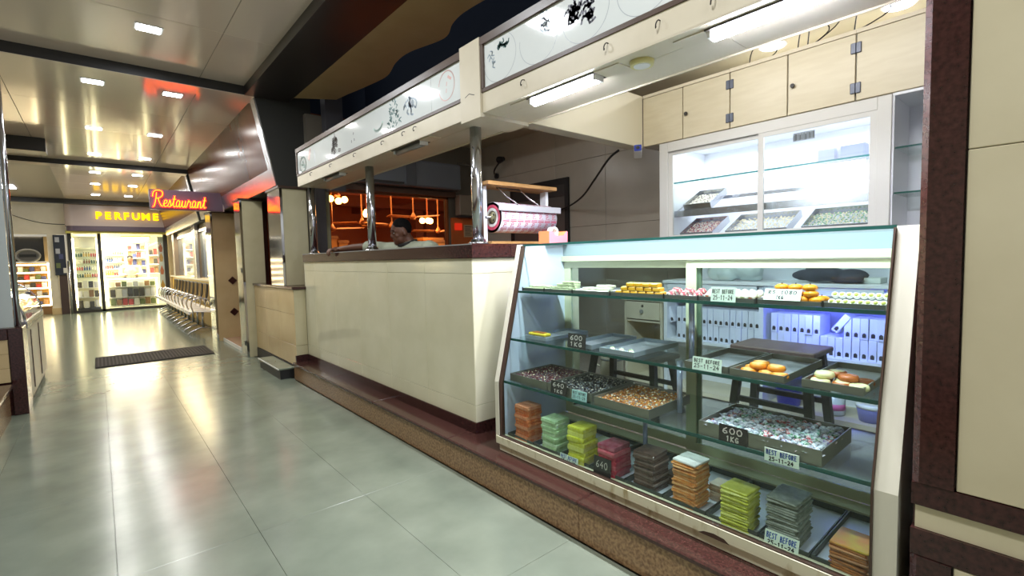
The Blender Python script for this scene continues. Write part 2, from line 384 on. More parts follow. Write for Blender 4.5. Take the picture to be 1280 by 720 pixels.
struct('wall_lintel', B(2.1, 5.90, 2.19, 4.0, 5.98, 2.26), pm('lintel_mat', '#5a4030', .5), wbk)
w1 = struct('window_1', MB().box(2.185, 6.0, 1.2, 2.21, 6.05, 2.19).box(3.905, 6.0, 1.2, 3.93, 6.05, 2.19).box(2.185, 6.0, 2.165, 3.93, 6.05, 2.19), pm('window_frame_mat', '#7c4a26', .4))
struct('glass_pane', B(2.21, 6.02, 1.2, 3.905, 6.026, 2.165), glass('restaurant_glass_mat', '#fff4ea', 1.25), w1)
struct('stall_floor', B(1.80, -3, .0, 4.6, 6.0, .178), pm('stall_floor_mat', '#b3a59b', .35, 0, '#9a8c84', 60), floor)
d1 = struct('door_1', MB().box(4.47, 4.14, .19, 4.515, 4.20, 2.28).box(4.47, 5.18, .19, 4.515, 5.24, 2.28).box(4.47, 4.20, 2.20, 4.515, 5.18, 2.28), BLACK)
struct('door_leaf', MB().box(4.485, 4.20, .19, 4.51, 5.18, 2.20), pm('door_leaf_mat', '#5d5853', .3), d1)
struct('door_head', B(4.47, 4.20, 2.06, 4.485, 5.18, 2.20), DARKG, d1)

# restaurant room seen through the stall window
rl = pm('restaurant_ceiling_mat', '#6b2f14', .6)
struct('wall_restaurant_far', B(1.9, 15, 0, 10.4, 15.15, 3.2), ORNG)
struct('wall_restaurant_right', B(10.3, 6.1, 0, 10.4, 15, 3.2), ORNG)
struct('wall_restaurant_left', B(1.94, 6.12, 0, 2.0, 15, 3.2), ORNG)
rc = struct('ceiling_restaurant', B(1.9, 6.1, 3.0, 10.4, 15.1, 3.1), rl)
for y in (7.6, 9.9, 12.2): struct('ceiling_beam', B(2.0, y, 2.72, 10.3, y+.3, 3.0), ORBR, rc)
for x in (3.9, 6.2, 8.4): struct('ceiling_beam', B(x, 6.13, 2.80, x+.25, 15, 3.0), ORBR, rc)
struct('wall_restaurant_pier', B(7.0, 12.4, 0, 7.25, 12.65, 2.75), ORBR)
struct('wall_restaurant_pier', B(7.4, 12.5, 0, 7.7, 12.8, 2.75), ORBR)
def fan(x, y, zc, tilt, label):
    t = thing('ceiling_fan', label, 'fan', (x, y, zc), 'fans in the restaurant')
    m = pm('fan_mat', '#8d5a2e', .5) if 'fan_mat' not in MATS else MATS['fan_mat']
    obj('down_rod', MB().cyl((0,0,.06), (0,0,3.0-zc), .014, n=8), m, t, local=True)
    obj('motor', MB().lathe([(.015,.10),(.035,.06),(.06,.025),(.06,-.015),(.035,-.035),(.01,-.04)], (0,0,0), 12), m, t, True, local=True)
    for k in range(3):
        a = tilt + k*2*PI/3; c, s = math.cos(a), math.sin(a)
        def P(r, wv, z): return (r*c - wv*s, r*s + wv*c, z)
        obj('blade', MB().hexa([P(.08,-.04,-.01),P(.58,-.07,-.01),P(.58,.07,.02),P(.08,.04,.02),P(.08,-.04,0),P(.58,-.07,0),P(.58,.07,.03),P(.08,.04,.03)]), m, t, local=True)
fan(3.92, 9.0, 2.03, .2, 'ceiling fan with long rod left of the near pole in the orange window')
fan(5.03, 9.0, 2.18, 1.1, 'ceiling fan on short rod above and behind the leaning man')
fan(4.54, 9.0, 1.98, .5, 'ceiling fan just left of the leaning man\'s face')
fan(3.34, 9.0, 1.90, 1.4, 'small ceiling fan at the left edge of the orange window')
fan(5.62, 9.0, 1.90, .9, 'ceiling fan at the right edge of the orange window')
def chandelier(x, y, z, label, bulbs):
    t = thing('chandelier', label, 'lamp', (x, y, z), 'restaurant lamps')
    obj('stem', MB().cyl((0,0,.05), (0,0,3.0-z), .015, n=8).lathe([(.03,.08),(.06,.03),(.02,0)], (0,0,0), 10), ORBR, t, local=True)
    for k, (dx, dy, dz) in enumerate(bulbs):
        obj('arm', MB().tube(smooth_pts([(0,0,.04),(dx*.5,dy*.5,-.01),(dx,dy,dz+.03)], 4), .008, 6), ORBR, t, local=True)
        obj('bulb', MB().ell((dx,dy,dz-.02), (.062,.062,.062), 12, 8), L_BULB, t, True, local=True)
    point('chandelier_light', (x, y, z-.15), 26, (1.0, .55, .22), .12)
chandelier(3.46, 9.0, 2.50, 'lit three bulb chandelier in the upper left of the orange window', [(-.13,0,-.02),(.0,-.05,-.06),(.14,.02,-.02)])
chandelier(5.36, 9.0, 2.16, 'lit three bulb chandelier right of the man\'s head', [(-.12,0,-.02),(.0,-.03,-.02),(.09,.03,-.02)])
bl = tag(obj('wall_lamp', MB().lathe([(.03,.10),(.06,.06),(.075,0),(.05,-.05)], (4.02,9.0,2.2), 12), L_BULB), 'small glowing lamp beside the near pole in the orange window', 'lamp')
obj('rod', MB().cyl((4.02,9.0,2.3), (4.02,9.0,3.0), .012, n=8), ORBR, bl)
bm_ = pm('booth_mat', '#d8a24a', .5)
for k, (x0, x1, zt, y) in enumerate(((3.25, 3.42, 1.78, 9.0), (3.45, 3.62, 1.70, 9.0), (5.46, 5.82, 1.72, 9.0), (5.60, 6.1, 1.80, 9.6))):
    t = thing('booth_partition', ['tall yellow booth end at the lower left of the orange window', 'lower yellow booth end second from left in the orange window', 'yellow booth end right of the man\'s shoulder', 'yellow booth end behind the right hand booth'][k], 'partition', (x0, y, 0), 'restaurant booths')
    obj('panel', B(x0, y, 0, x1, y+.8, zt-.05), bm_, t); obj('cap', B(x0-.02, y-.02, zt-.05, x1+.02, y+.82, zt), WOOD, t)

# left side of the corridor
struct('wall_left', B(-3, -3, 0, -2.3, 19, 3.3), pm('left_wall_mat', '#cfc7ae', .5))
lg = thing('left_ledge', 'low dark topped stone ledge at the left edge below the frame of granite', 'ledge', (-.65, 3, 0))
obj('ledge_face', B(-2.29, -3, 0, -.645, 6.0, .27), GRANB, lg); obj('ledge_top', CB(-2.29, -3, .27, -.615, 6.0, .30, .006), GRANR, lg)
lw = thing('left_low_wall', 'low tiled wall framed in dark granite at the far left', 'wall', (-.9, 6.2, 0))
obj('core', B(-2.29, 6.13, 0, -.56, 6.4, .76), GRAND, lw)
obj('granite_post', CB(-.635, 6.10, 0, -.54, 6.42, .78), GRAND, lw)
obj('granite_cap', CB(-2.29, 6.10, .68, -.636, 6.42, .78), GRAND, lw)
for k in range(3): obj('tile', CB(-2.29, 6.112, .30+.127*k, -.64, 6.14, .425+.127*k, .002), TANW, lw)
gp = thing('glass_partition', 'frosted pale partition panel with a steel edge standing on the left granite wall', 'partition', (-.6, 6.2, .78))
obj('panel', B(-2.2, 6.19, .782, -.60, 6.21, 3.25), pm('frosted_panel_mat', '#b4bcba', .25), gp)
obj('edge_post', MB().cyl((-.575,6.2,.782), (-.575,6.2,3.25), .022, n=12), STEEL, gp, True)
obj('dark_stile', B(-2.2, 6.17, .782, -.69, 6.189, 3.25), GRAY, gp)
cs = thing('curved_glass_counter', 'white display counter with a curved glass top behind the left granite wall', 'counter', (-.8, 7.2, 0))
obj('body', CB(-1.1, 6.45, .06, -.545, 8.25, .74, .006), CASEW, cs)
obj('plinth', B(-1.08, 6.47, 0, -.57, 8.22, .06), DARKG, cs)
for y in (6.75, 7.55): obj('door_trim', B(-.545, y, .12, -.538, y+.03, .70), BRNALU, cs)
obj('steel_rail', B(-1.1, 6.45, .74, -.535, 8.25, .80), BRUSH, cs)
arc = [(-.55+(-.5)*(1-math.cos(a)), .80+.42*math.sin(a)) for a in [PI/2*k/8 for k in range(9)]]
gl = MB()
for i in range(8):
    (xa, za), (xb, zb) = arc[i], arc[i+1]
    gl.add([(xa,6.47,za),(xa,8.23,za),(xb,8.23,zb),(xb,6.47,zb)], [(0,1,2,3)])
obj('curved_glass', gl, GLASS, cs, True)
for y in (6.47, 8.23): obj('arc_rib', MB().tube([(a, y, b) for a, b in arc], .010, 6), STEEL, cs, True)
obj('top_plate', B(-1.1, 6.45, 1.215, -.98, 8.25, 1.235), CASEW, cs)
obj('shelf', B(-1.05, 6.5, .98, -.68, 8.2, .988), GLASSS, cs)
obj('back_panel', B(-1.1, 6.45, .80, -1.09, 8.25, 1.215), WHITE, cs)
obj('strip_lamp', B(-1.04, 6.6, 1.195, -1.01, 8.1, 1.212), L_STRIP, cs)
for k in range(9):
    y = 6.62+k*.18; h = .07+.03*((k*7) % 3)
    tag(obj('sweet_carton', CB(-.82, y, .802, -.70, y+.12, .802+h, .004), [WOOD, WHITE, TANW][k % 3]), 'small carton on the deck of the curved glass counter at left', 'box', 'cartons in the curved glass counter')

# doormat with raised ribs
dm = thing('door_mat', 'dark ribbed rubber mat across the corridor floor', 'mat', (.57, 8.6, 0))
obj('mat_base', CB(-.10, 8.17, .0005, 1.235, 9.10, .010, .003), MATM, dm)
ribs = MB()
for i in range(34):
    x = -.075+i*.0388
    ribs.box(x, 8.19, .0098, x+.02, 9.08, .015)
o = obj('ribs', ribs, pm('mat_rib_mat', '#38312d', .7, spec=.2), dm); o['kind'] = 'stuff'

# stepped entrance: low wall, step, columns
lo = thing('tiled_low_wall', 'cream tiled low wall with a dark cap beside the black step', 'wall', (1.7, 6.5, 0))
obj('core', B(1.655, 5.69, 0, 1.95, 7.44, 1.0), CREAMD, lo)
for i in range(3):
    for z0, z1 in ((.14, .37), (.37, .72), (.72, 1.0)):
        obj('tile', CB(1.638, 5.672+i*.59, z0, 1.66, 5.672+(i+1)*.59-.003, z1-.003, .002), TANW, lo)
for z0, z1 in ((.26, .37), (.37, 1.0)): obj('tile', CB(1.64, 5.668, z0, 1.765, 5.692, z1-.003, .002), CREAMD, lo)
obj('plinth', B(1.632, 5.664, .0, 1.70, 7.44, .135), DARKG, lo)
obj('plinth', B(1.632, 5.663, .19, 1.766, 5.69, .258), GRAND, lo)
obj('cap', CB(1.618, 5.64, 1.0, 1.97, 7.44, 1.03), GRAND, lo)
sp = thing('black_step', 'low step with a gray top and black sides in front of the tiled low wall', 'step', (1.55, 6.2, 0))
obj('riser', B(1.478, 5.75, 0, 1.631, 6.62, .105), BLACK, sp); obj('tread', CB(1.462, 5.735, .105, 1.631, 6.63, .125), FLOOR, sp)
obj('nosing', B(1.456, 5.735, .112, 1.463, 6.63, .125), WHITE, sp)
def column(name, label, x0, y0, x1, y1, z0, z1, m, strip=.0):
    t = thing(name, label, 'column', ((x0+x1)/2, y0, z0))
    obj('tile_cladding', CB(x0+.03, y0, z0, x1, y1, z1-.03, .003), m, t)
    obj('steel_strip', B(x0, y0-.002, z0, x0+.029, y1, z1-.03), MATS['mirror_strip_mat'] if 'mirror_strip_mat' in MATS else pm('mirror_strip_mat', '#c4c5c4', .09, 1.0), t)
    obj('cap', CB(x0-.015, y0-.02, z1-.03, x1+.02, y1+.02, z1, .004), BRNALU, t)
    return t
column('clad_column', 'cream clad column with a mirror steel edge standing on the tiled low wall', 1.645, 6.04, 1.95, 6.56, 1.031, 2.195, CREAMD)
c2 = column('clad_column', 'cream clad floor column with a pale steel edge behind the tiled low wall', 1.512, 7.465, 1.80, 7.80, 0.0, 2.195, CREAMD)
obj('latch', B(1.504, 7.50, 1.18, 1.512, 7.54, 1.24), DARKG, c2); obj('latch', B(1.504, 7.52, .16, 1.512, 7.55, .22), DARKG, c2)
c3 = column('clad_column', 'cream clad column with two diamond tiles at the restaurant entrance', 1.47, 9.45, 2.0, 9.9, 0.0, 2.195, TANW)
for z in (.48, 1.02):
    obj('diamond_tile', MB().prism([(1.75,z-.07),(1.82,z),(1.75,z+.07),(1.68,z)], 'y', 9.440, 9.4505), GRANR if z > .6 else GRAND, c3)
th = thing('entrance_threshold', 'pinkish marble threshold between the two clad columns', 'threshold', (1.7, 8.8, 0))
obj('slab', B(1.575, 8.11, 0, 1.94, 9.44, .045), pm('threshold_mat', '#b89a80', .2), th); obj('nosing', B(1.56, 8.11, 0, 1.575, 9.44, .05), WHITE, th)
struct('door_2', MB().box(1.84, 8.1, .05, 1.90, 8.16, 2.2).box(1.84, 8.1, 2.1, 1.90, 9.44, 2.2).box(1.82, 8.7, .05, 1.86, 8.76, 2.1), pm('door_wood_mat', '#5e3520', .25))
struct('wall_entrance', B(1.90, 8.1, .0, 1.94, 9.9, 2.2), BROWNP)
struct('trim_6', MB().box(1.86, 6.57, 1.032, 1.93, 7.46, 2.2).box(1.86, 7.81, .0, 1.93, 8.09, 2.2), pm('door_wood2_mat', '#4a2a1c', .6))

# bench wall beyond the restaurant entrance
bw = struct('wall_bench', MB().box(1.79, 9.9, 0, 1.94, 18.3, 1.02).box(1.79, 9.9, 2.08, 1.94, 18.3, 2.2), TANW)
struct('wainscot', CB(1.75, 9.9, 0, 1.80, 18.3, .96, .004), pm('wainscot_mat', '#dfb45c', .25), bw)
struct('ledge_cap', CB(1.70, 9.9, .96, 1.80, 18.3, 1.0, .004), CREAMP, bw)
w2 = struct('window_2', MB().box(1.76, 9.9, 2.03, 1.80, 18.3, 2.10), BRUSH)
for y in (12.95, 16.9): struct('mullion', B(1.70, y, 1.0, 1.80, y+.42 if y in (12.95, 16.9) else y+.08, 2.2), pm('mullion_mat_%d' % int(y*10), '#8a7d72', .35), w2)
struct('steel_edge', B(1.69, 12.90, 1.0, 1.75, 12.96, 2.2), BRUSH, w2)
struct('glass_pane', B(1.795, 9.9, 1.0, 1.80, 18.3, 2.03), pm('tinted_window_mat', '#7d8890', .05, .0, spec=.9), w2)

# waiting chairs
def waiting_chair():
    t = thing('waiting_chair', 'x', 'chair')
    mt = pm('chair_metal_mat', '#eeeef4', .25, .5)
    st = MB(); n = 8
    prof = [(0.0,.43),(.06,.452),(.20,.44),(.36,.425),(.43,.44)]
    for i in range(len(prof)-1):
        (xa,za),(xb,zb) = prof[i], prof[i+1]
        for (pa, pb) in ((.02,.60),):
            st.hexa([(xa,pa,za-.012),(xb,pa,zb-.012),(xb,pb,zb-.012),(xa,pb,za-.012),(xa,pa,za),(xb,pa,zb),(xb,pb,zb),(xa,pb,za)])
    obj('seat', st, mt, t, local=True)
    bk = MB().tube(smooth_pts([(.42,.06,.48),(.46,.06,.66),(.48,.06,.86),(.48,.10,.90),(.48,.52,.90),(.48,.56,.86),(.46,.56,.66),(.42,.56,.48)], 3), .011, 6)
    obj('backrest_frame', bk, DARKG, t, True, local=True)
    0 and obj('backrest', MB().hexa([(.435,.07,.50),(.445,.07,.50),(.445,.55,.50),(.435,.55,.50),(.475,.07,.87),(.485,.07,.87),(.485,.55,.87),(.475,.55,.87)]), mt, t, local=True)
    obj('apron', MB().hexa([(-.012,.02,.40),(.01,.02,.40),(.01,.60,.40),(-.012,.60,.40),(-.005,.02,.452),(.03,.02,.452),(.03,.60,.452),(-.005,.60,.452)]), mt, t, local=True)
    for y in (.2, .36): obj('back_wire', MB().tube(smooth_pts([(.42,y,.48),(.46,y,.66),(.48,y,.89)], 3), .006, 5), DARKG, t, True, local=True)
    for y in (0.0,):
        loop = smooth_pts([(.06,y,.43),(.03,y,.56),(.06,y,.66),(.16,y,.69),(.28,y,.67),(.34,y,.58),(.33,y,.44)], 4)
        obj('armrest', MB().tube(loop, .012, 6), STEEL, t, True, local=True)
    obj('leg', MB().tube(smooth_pts([(.24,.30,.42),(.24,.30,.12)], 2), .022, 8), BRUSH, t, True, local=True)
    obj('foot', MB().tube(smooth_pts([(.0,.30,.013),(.04,.30,.05),(.24,.30,.12),(.42,.30,.06),(.46,.30,.013)], 4), .014, 6), BRUSH, t, True, local=True)
    return t
wc = waiting_chair()
for k in range(11):
    lab = ['waiting chair nearest the camera in the row along the right wall'] + ['metal waiting chair, %s from the near end of the row' % q for q in 'second third fourth fifth sixth seventh eighth ninth tenth'.split()] + ['farthest metal waiting chair in the row beside the perfume shop']
    loc = (1.22, 10.45+.62*k, 0)
    if k == 0: wc.location = loc; wc['label'] = lab[0]; wc['group'] = 'waiting chairs in a row'
    else: dup(wc, loc, label=lab[k])

# downlights
def downlight(x, y, lab, z=CZ):
    t = thing('ceiling_downlight', lab, 'lamp', (x, y, z), 'square ceiling downlights')
    obj('bezel', B(-.095, -.075, -.006, .095, .075, .0), WHITE, t, local=True)
    obj('lens', B(-.08, -.06, -.010, .08, .06, -.0058), L_DOWN, t, local=True)
    return t
for (x, y) in ((.435, 5.06), (.435, 2.9), (.435, .9), (.435, -1.2)):
    downlight(x, y, {5.06: 'square downlight in the near ceiling bay before the first beam', 2.9: 'square downlight overhead in the near bay, reflected in the large sign', .9: 'square downlight directly over the display case front', -1.2: 'square downlight in the near bay behind the viewer'}[y])
    area('downlight_lamp', (x, y, CZ-.02), .3, 32, COOL)
pos = ['first', 'second', 'third', 'fourth', 'fifth', 'sixth']
for k, y in enumerate((6.52, 8.68, 10.65, 12.68, 14.44, 16.55)):
    for x, sd in ((.07, 'left'), (.735, 'right')):
        downlight(x, y, '%s downlight of the %s row, counted from the first beam' % (pos[k], sd), CZ2)
        area('downlight_lamp', (x, y, CZ2-.02), .14, 11, (1.0, .97, .92))
tag(obj('ceiling_lamp_panel', B(-2.0, 15.5, CZ2-.018, -1.33, 16.1, CZ2-.0035), L_DOWN), 'bright square panel lamp in the gray ceiling at far left', 'lamp')

# ------------------------------------------------------------------ perfume shop at the end of the corridor
struct('wall_end', MB().box(-3, 20.9, 0, 2.2, 21, 3.3).box(1.95, 18.4, 0, 2.1, 21, 3.3), WHITE)
ps = thing('perfume_shopfront', 'perfume shop front with lilac fascia and dark framed glass at the corridor end', 'shopfront', (.55, 18.4, 0))
fp = [(1.76, 18.12), (1.76, 18.6), (-.62, 18.6), (-.62, 18.3)] + [(-.62+.18*(1-math.cos(a)), 18.3-.18*math.sin(a)) for a in [PI/2*k/6 for k in range(1, 7)]]
obj('fascia', MB().prism(fp, 'z', 2.46, 3.16), LILAC, ps)
obj('fascia_band', MB().prism([(x if x > 0 else x+.02, y+.02) for x, y in fp], 'z', 2.32, 2.46), PURP, ps)
obj('soffit_trim', B(-.62, 18.2, 2.27, 1.76, 18.7, 2.32), pm('yellow_trim_mat', '#b9ae4a', .4), ps)
for x0, x1 in ((-.60, -.52), (.04, .12), (1.60, 1.70)):
    obj('frame_post', B(x0, 18.60, 0, x1, 18.68, 2.27), DARKG, ps)
obj('plinth', B(-.52, 18.60, 0, 1.62, 18.72, .07), DARKG, ps)
obj('glass_front', B(-.52, 18.63, .07, .04, 18.636, 2.27), GLASS, ps)
obj('glass_front', B(.12, 18.63, .07, 1.60, 18.636, 2.27), GLASS, ps)
obj('side_post', B(1.70, 18.3, 0, 1.80, 18.7, 2.3), TANW, ps)
obj('poster_strip', B(1.46, 18.66, .30, 1.60, 18.68, 2.2), WHITE, ps)
for k, (z, c) in enumerate(((1.85, ORNG), (1.55, MATS['booth_mat']), (1.15, ORNG), (.70, MATS['booth_mat']))):
    obj('poster_mark', MB().prism([(1.48,z),(1.53,z+.17),(1.58,z),(1.56,z-.12),(1.50,z-.12)], 'y', 18.653, 18.66), c, ps)
ls = thing('perfume_sign_lettering', 'glowing yellow raised letters spelling PERFUME on the lilac fascia', 'sign', (.8, 18.1, 2.75))
def letter(ch, x, z, size, y, m, parent, ext=.02, sx=1.0):
    c = bpy.data.curves.new('letter', 'FONT'); c.body = ch; c.size = size; c.extrude = ext; c.offset = size*.035; c.resolution_u = 3
    tmp = bpy.data.objects.new('letter_curve', c); C.objects.link(tmp); SC.view_layers[0].update()
    me = bpy.data.meshes.new_from_object(tmp.evaluated_get(bpy.context.evaluated_depsgraph_get())); bpy.data.objects.remove(tmp); bpy.data.curves.remove(c)
    o = bpy.data.objects.new('letter', me); C.objects.link(o); o.parent = parent; me.materials.clear(); me.materials.append(m)
    o.location = Vector((x, y, z)) - parent.location; o.rotation_euler = (PI/2, 0, 0); o.scale = (sx, 1, 1)
    return o
xx = .035
for ch, wd in zip('PERFUME', (.205, .203, .213, .192, .222, .272, .2)):
    letter(ch, xx, 2.67, .275, 18.09, L_YEL, ls, .03, 1.0); xx += wd
sh = pm('perfume_back_mat', '#e9e6d2', .4)
it = thing('perfume_wall_shelving', 'white back wall shelving of the perfume shop', 'shelving', (.55, 20.4, 0))
obj('back_panel', B(-.6, 20.5, 0, 1.95, 20.55, 2.4), sh, it)
obj('ceiling_panel', B(-.6, 18.7, 2.40, 1.95, 20.55, 2.44), sh, it); obj('side_panel', B(-.62, 18.7, 0, -.58, 20.55, 2.4), sh, it)
for x in (-.55, .16, .72, 1.28, 1.85): obj('light_strip', B(x-.02, 20.2, .2, x+.02, 20.22, 2.2), L_STRIP, it)
for x0, x1, zs in ((.16, .68, (1.0,1.22,1.44,1.66)), (.76, 1.24, (1.05,1.30,1.56,1.82)), (1.32, 1.82, (1.05,1.35,1.65))):
    for z in zs: obj('shelf', B(x0, 20.1, z, x1, 20.5, z+.02), WHITE, it)
obj('yellow_header', B(.62, 19.95, 2.06, 1.38, 19.98, 2.28), MATS['booth_mat'], it)
cab = thing('perfume_cabinet', 'tall glass cabinet of perfume bottles at the left of the perfume shop', 'cabinet', (-.24, 18.9, 0))
obj('back_panel', B(-.50, 19.20, .07, .02, 19.22, 2.2), sh, cab); obj('base', B(-.50, 18.72, .07, .02, 19.2, .12), DARKG, cab)
for z in (.42, .70, 1.0, 1.20, 1.40, 1.60, 1.80): obj('shelf', B(-.50, 18.75, z, .02, 19.2, z+.015), GLASSS if z > .9 else WHITE, cab)
for x in (-.495, .0): obj('light_strip', B(x, 18.74, .15, x+.02, 18.76, 2.15), L_STRIP, cab)
obj('top_display', B(-.50, 18.9, 1.88, .02, 19.1, 2.2), WHITE, cab)
ctr = thing('perfume_counter', 'lit glass perfume counter with boxes inside the perfume shop', 'counter', (.9, 18.9, 0))
obj('body', MB().box(.18, 18.95, .08, 1.42, 19.3, .12).box(.18, 19.28, .12, 1.42, 19.3, .95), sh, ctr)
obj('glass_top', B(.16, 18.92, .95, 1.44, 19.32, .97), GLASSS, ctr)
obj('light_strip', B(.18, 18.93, .915, 1.42, 18.95, .945), L_STRIP, ctr)
obj('light_strip', B(.18, 18.93, .12, .21, 18.95, .915), L_STRIP, ctr); obj('light_strip', B(1.38, 18.93, .12, 1.41, 18.95, .915), L_STRIP, ctr)
for z in (.36, .68): obj('shelf', B(.22, 18.96, z, 1.38, 19.27, z+.012), WHITE, ctr)
bt_m = [pm('bottle_mat_%d' % i, c, .25) for i, c in enumerate(('#2c4f4a', '#c9a64a', '#b44a52', '#3a4f86', '#e4e0d4', '#7a4a30'))]
base_b = {}
def bottle(x, y, z, k, h, label, group):
    if k not in base_b:
        t = thing('perfume_bottle', label, 'bottle', (x, y, z), group)
        obj('body', MB().lathe([(.019,0),(.021,.01),(.021,.085),(.009,.095),(.008,.105)], (0,0,0), 8), bt_m[k], t, local=True)
        obj('cap', MB().lathe([(.011,.105),(.011,.135)], (0,0,0), 8), BLACK if k % 2 else WHITE, t, local=True)
        base_b[k] = t
    else: t = dup(base_b[k], (x, y, z), label=label, group=group)
    t.scale = (1, 1, h)
    return t
RW_ = ('lowest', 'second lowest', 'third', 'topmost')
for r, z in enumerate((1.015, 1.215, 1.415, 1.615)):
    for c in range(9): bottle(-.45+c*.055, 18.85, z, (r*2+c//3) % 6, .95, 'small perfume bottle on the %s shelf of the tall left cabinet' % RW_[r], 'bottles in the tall cabinet')
    for c in range(9): bottle(.20+c*.055, 20.25, (1.02,1.24,1.46,1.68)[r], (r+c//4+1) % 6, 1.0, 'small perfume bottle on the %s back shelf left of the vendor' % RW_[r], 'bottles left of the vendor')
bx_m = [pm('box_mat_%d' % i, c, .5) for i, c in enumerate(('#3a3632', '#b43a35', '#d9d4c6', '#5f6a3c', '#41456e', '#8d6a45', '#a9aab0'))]
def carton(x, y, z, w_, d, h, k, label, group):
    return tag(obj('perfume_box', CB(x, y, z, x+w_, y+d, z+h, .003), bx_m[k % 7]), label, 'box', group)
for r, (z, hh) in enumerate(((.12, .22), (.435, .2), (.715, .2))):
    for c in range(4): carton(-.48+c*.125, 18.8, z, .105, .1, hh-.02*((r+c) % 3), (0, 2, 0, 6, 2, 5)[(r*3+c) % 6], 'perfume carton in the %s row low in the tall left cabinet' % ('bottom', 'middle', 'upper')[r], 'cartons low in the tall cabinet')
for r, (z, hh) in enumerate(((.12, .2), (.372, .26), (.692, .16))):
    for c in range(8):
        k = (3, 5, 1, 1, 2, 3, 5, 3)[c] if r == 0 else ((0, 2, 6, 0, 0, 0, 6, 6)[c] if r == 1 else (2, 5, 3, 2, 6, 2, 5, 3)[c])
        carton(.25+c*.14, 19.0, z, .12, .12, hh-.03*((c+r) % 2), k, 'perfume carton in the %s row inside the lit glass counter' % ('bottom', 'middle', 'top')[r], 'cartons in the perfume counter')
for r, z in enumerate((1.07, 1.32, 1.58, 1.84)):
    for c in range(4): carton(.78+c*.115, 20.2, z, .095, .1, .13+.04*((c+r) % 3), (4, 1, 2, 4, 5)[(c+2*r) % 5], 'perfume carton on the %s shelf behind the vendor' % RW_[r], 'cartons behind the vendor')
for r, z in enumerate((1.07, 1.37, 1.67)):
    for c in range(4): carton(1.34+c*.115, 20.2, z, .095, .1, .17+.04*((c+r) % 2), (1, 5, 0, 1)[(c+r) % 4], 'perfume carton on the %s shelf right of the vendor' % RW_[r], 'cartons right of the vendor')
# left of it: small lit shop, pillar, notice panel
gs = thing('gift_shop_shelving', 'warm lit shelf unit of the small shop left of the perfume shop', 'shelving', (-1.4, 19.2, 0))
obj('back_panel', B(-1.95, 19.4, .1, -1.03, 19.42, 1.46), MATS['booth_mat'], gs)
for z in (.25, .5, .74, .96, 1.18, 1.40):
    obj('shelf', B(-1.95, 19.0, z, -1.08, 19.4, z+.02), WHITE, gs); obj('light_strip', B(-1.95, 18.985, z-.012, -1.08, 18.999, z+.022), L_STRIP, gs)
obj('light_post', B(-1.08, 18.97, .25, -1.02, 19.03, 1.45), L_STRIP, gs)
obj('dark_base', B(-1.75, 18.98, 0, -1.0, 19.4, .235), bx_m[5], gs)
obj('dark_panel', B(-1.95, 19.1, 1.5, -1.12, 19.15, 2.2), BLACK, gs)
obj('curtain', B(-1.12, 19.05, 1.5, -1.05, 19.15, 2.2), TANW, gs)
for r, z in enumerate((.27, .52, .76, .98, 1.20)):
    for c in range(6): tag(obj('gift_box', CB(-1.80+c*.115, 19.08, z, -1.70+c*.115, 19.2, z+.10+.05*((c+r) % 2), .003), bx_m[(r*2+c) % 7]), 'small boxed item on the %s lit shelf at the far left' % ('lowest', 'second', 'middle', 'fourth', 'top')[r], 'box', 'boxes in the far left shop')
ov = thing('oval_sign', 'gray oval ring sign with a dark band above the far left shelves', 'sign', (-1.45, 19.0, 1.66))
ring = [(-1.45+.24*math.cos(a), 18.98, 1.66+.17*math.sin(a)) for a in [2*PI*k/24 for k in range(24)]]
obj('ring', MB().tube(ring, .03, 6, True), GRAY, ov, True); obj('name_band', B(-1.62, 18.97, 1.62, -1.28, 18.99, 1.70), BLACK, ov)
obj('plate', MB().prism([(-1.45+.22*math.cos(a), 1.66+.155*math.sin(a)) for a in [2*PI*k/24 for k in range(24)]], 'y', 18.99, 19.0), pm('oval_plate_mat', '#5c5a58', .3), ov)
pw = struct('wall_end_left', MB().box(-3, 18.6, 2.25, -.62, 18.8, 3.3).box(-1.02, 18.6, 0, -.84, 18.9, 2.25), CREAMP)
struct('baseboard_left', B(-1.03, 18.58, 0, -.83, 18.6, .18), TANW)
npn = thing('notice_panel', 'dark blue notice panel with stickers beside the perfume shop door', 'panel', (-.76, 18.5, 1.1))
obj('board', CB(-.90, 18.50, 1.10, -.66, 18.56, 2.22, .006), pm('notice_mat', '#30343f', .2), npn)
for k, (x, z, m) in enumerate(((-.86, 2.02, bx_m[6]), (-.80, 1.55, bx_m[4]), (-.86, 1.7, bx_m[6]), (-.73, 1.16, bx_m[2]), (-.87, 1.3, bx_m[3]))):
    obj('sticker', B(x, 18.494, z, x+.09, 18.50, z+.14), m, npn)
dd = thing('folded_door', 'dark brown folded door leaf left of the perfume shop', 'door', (-.72, 18.5, 0))
obj('leaf', B(-.83, 18.55, 0, -.66, 18.60, 1.10), pm('brown_leaf_mat', '#45342e', .4), dd); obj('handle_post', MB().cyl((-.615,18.5,0), (-.615,18.5,1.5), .03, n=10), BRUSH, dd, True)
tag(obj('wall_cable', MB().tube(smooth_pts([(-2.0,18.58,2.95),(-1.6,18.58,2.72),(-1.1,18.58,2.55),(-.62,18.58,2.52)], 5), .008, 5), CABLE), 'thin dark cable sagging across the cream wall at far left', 'cable')

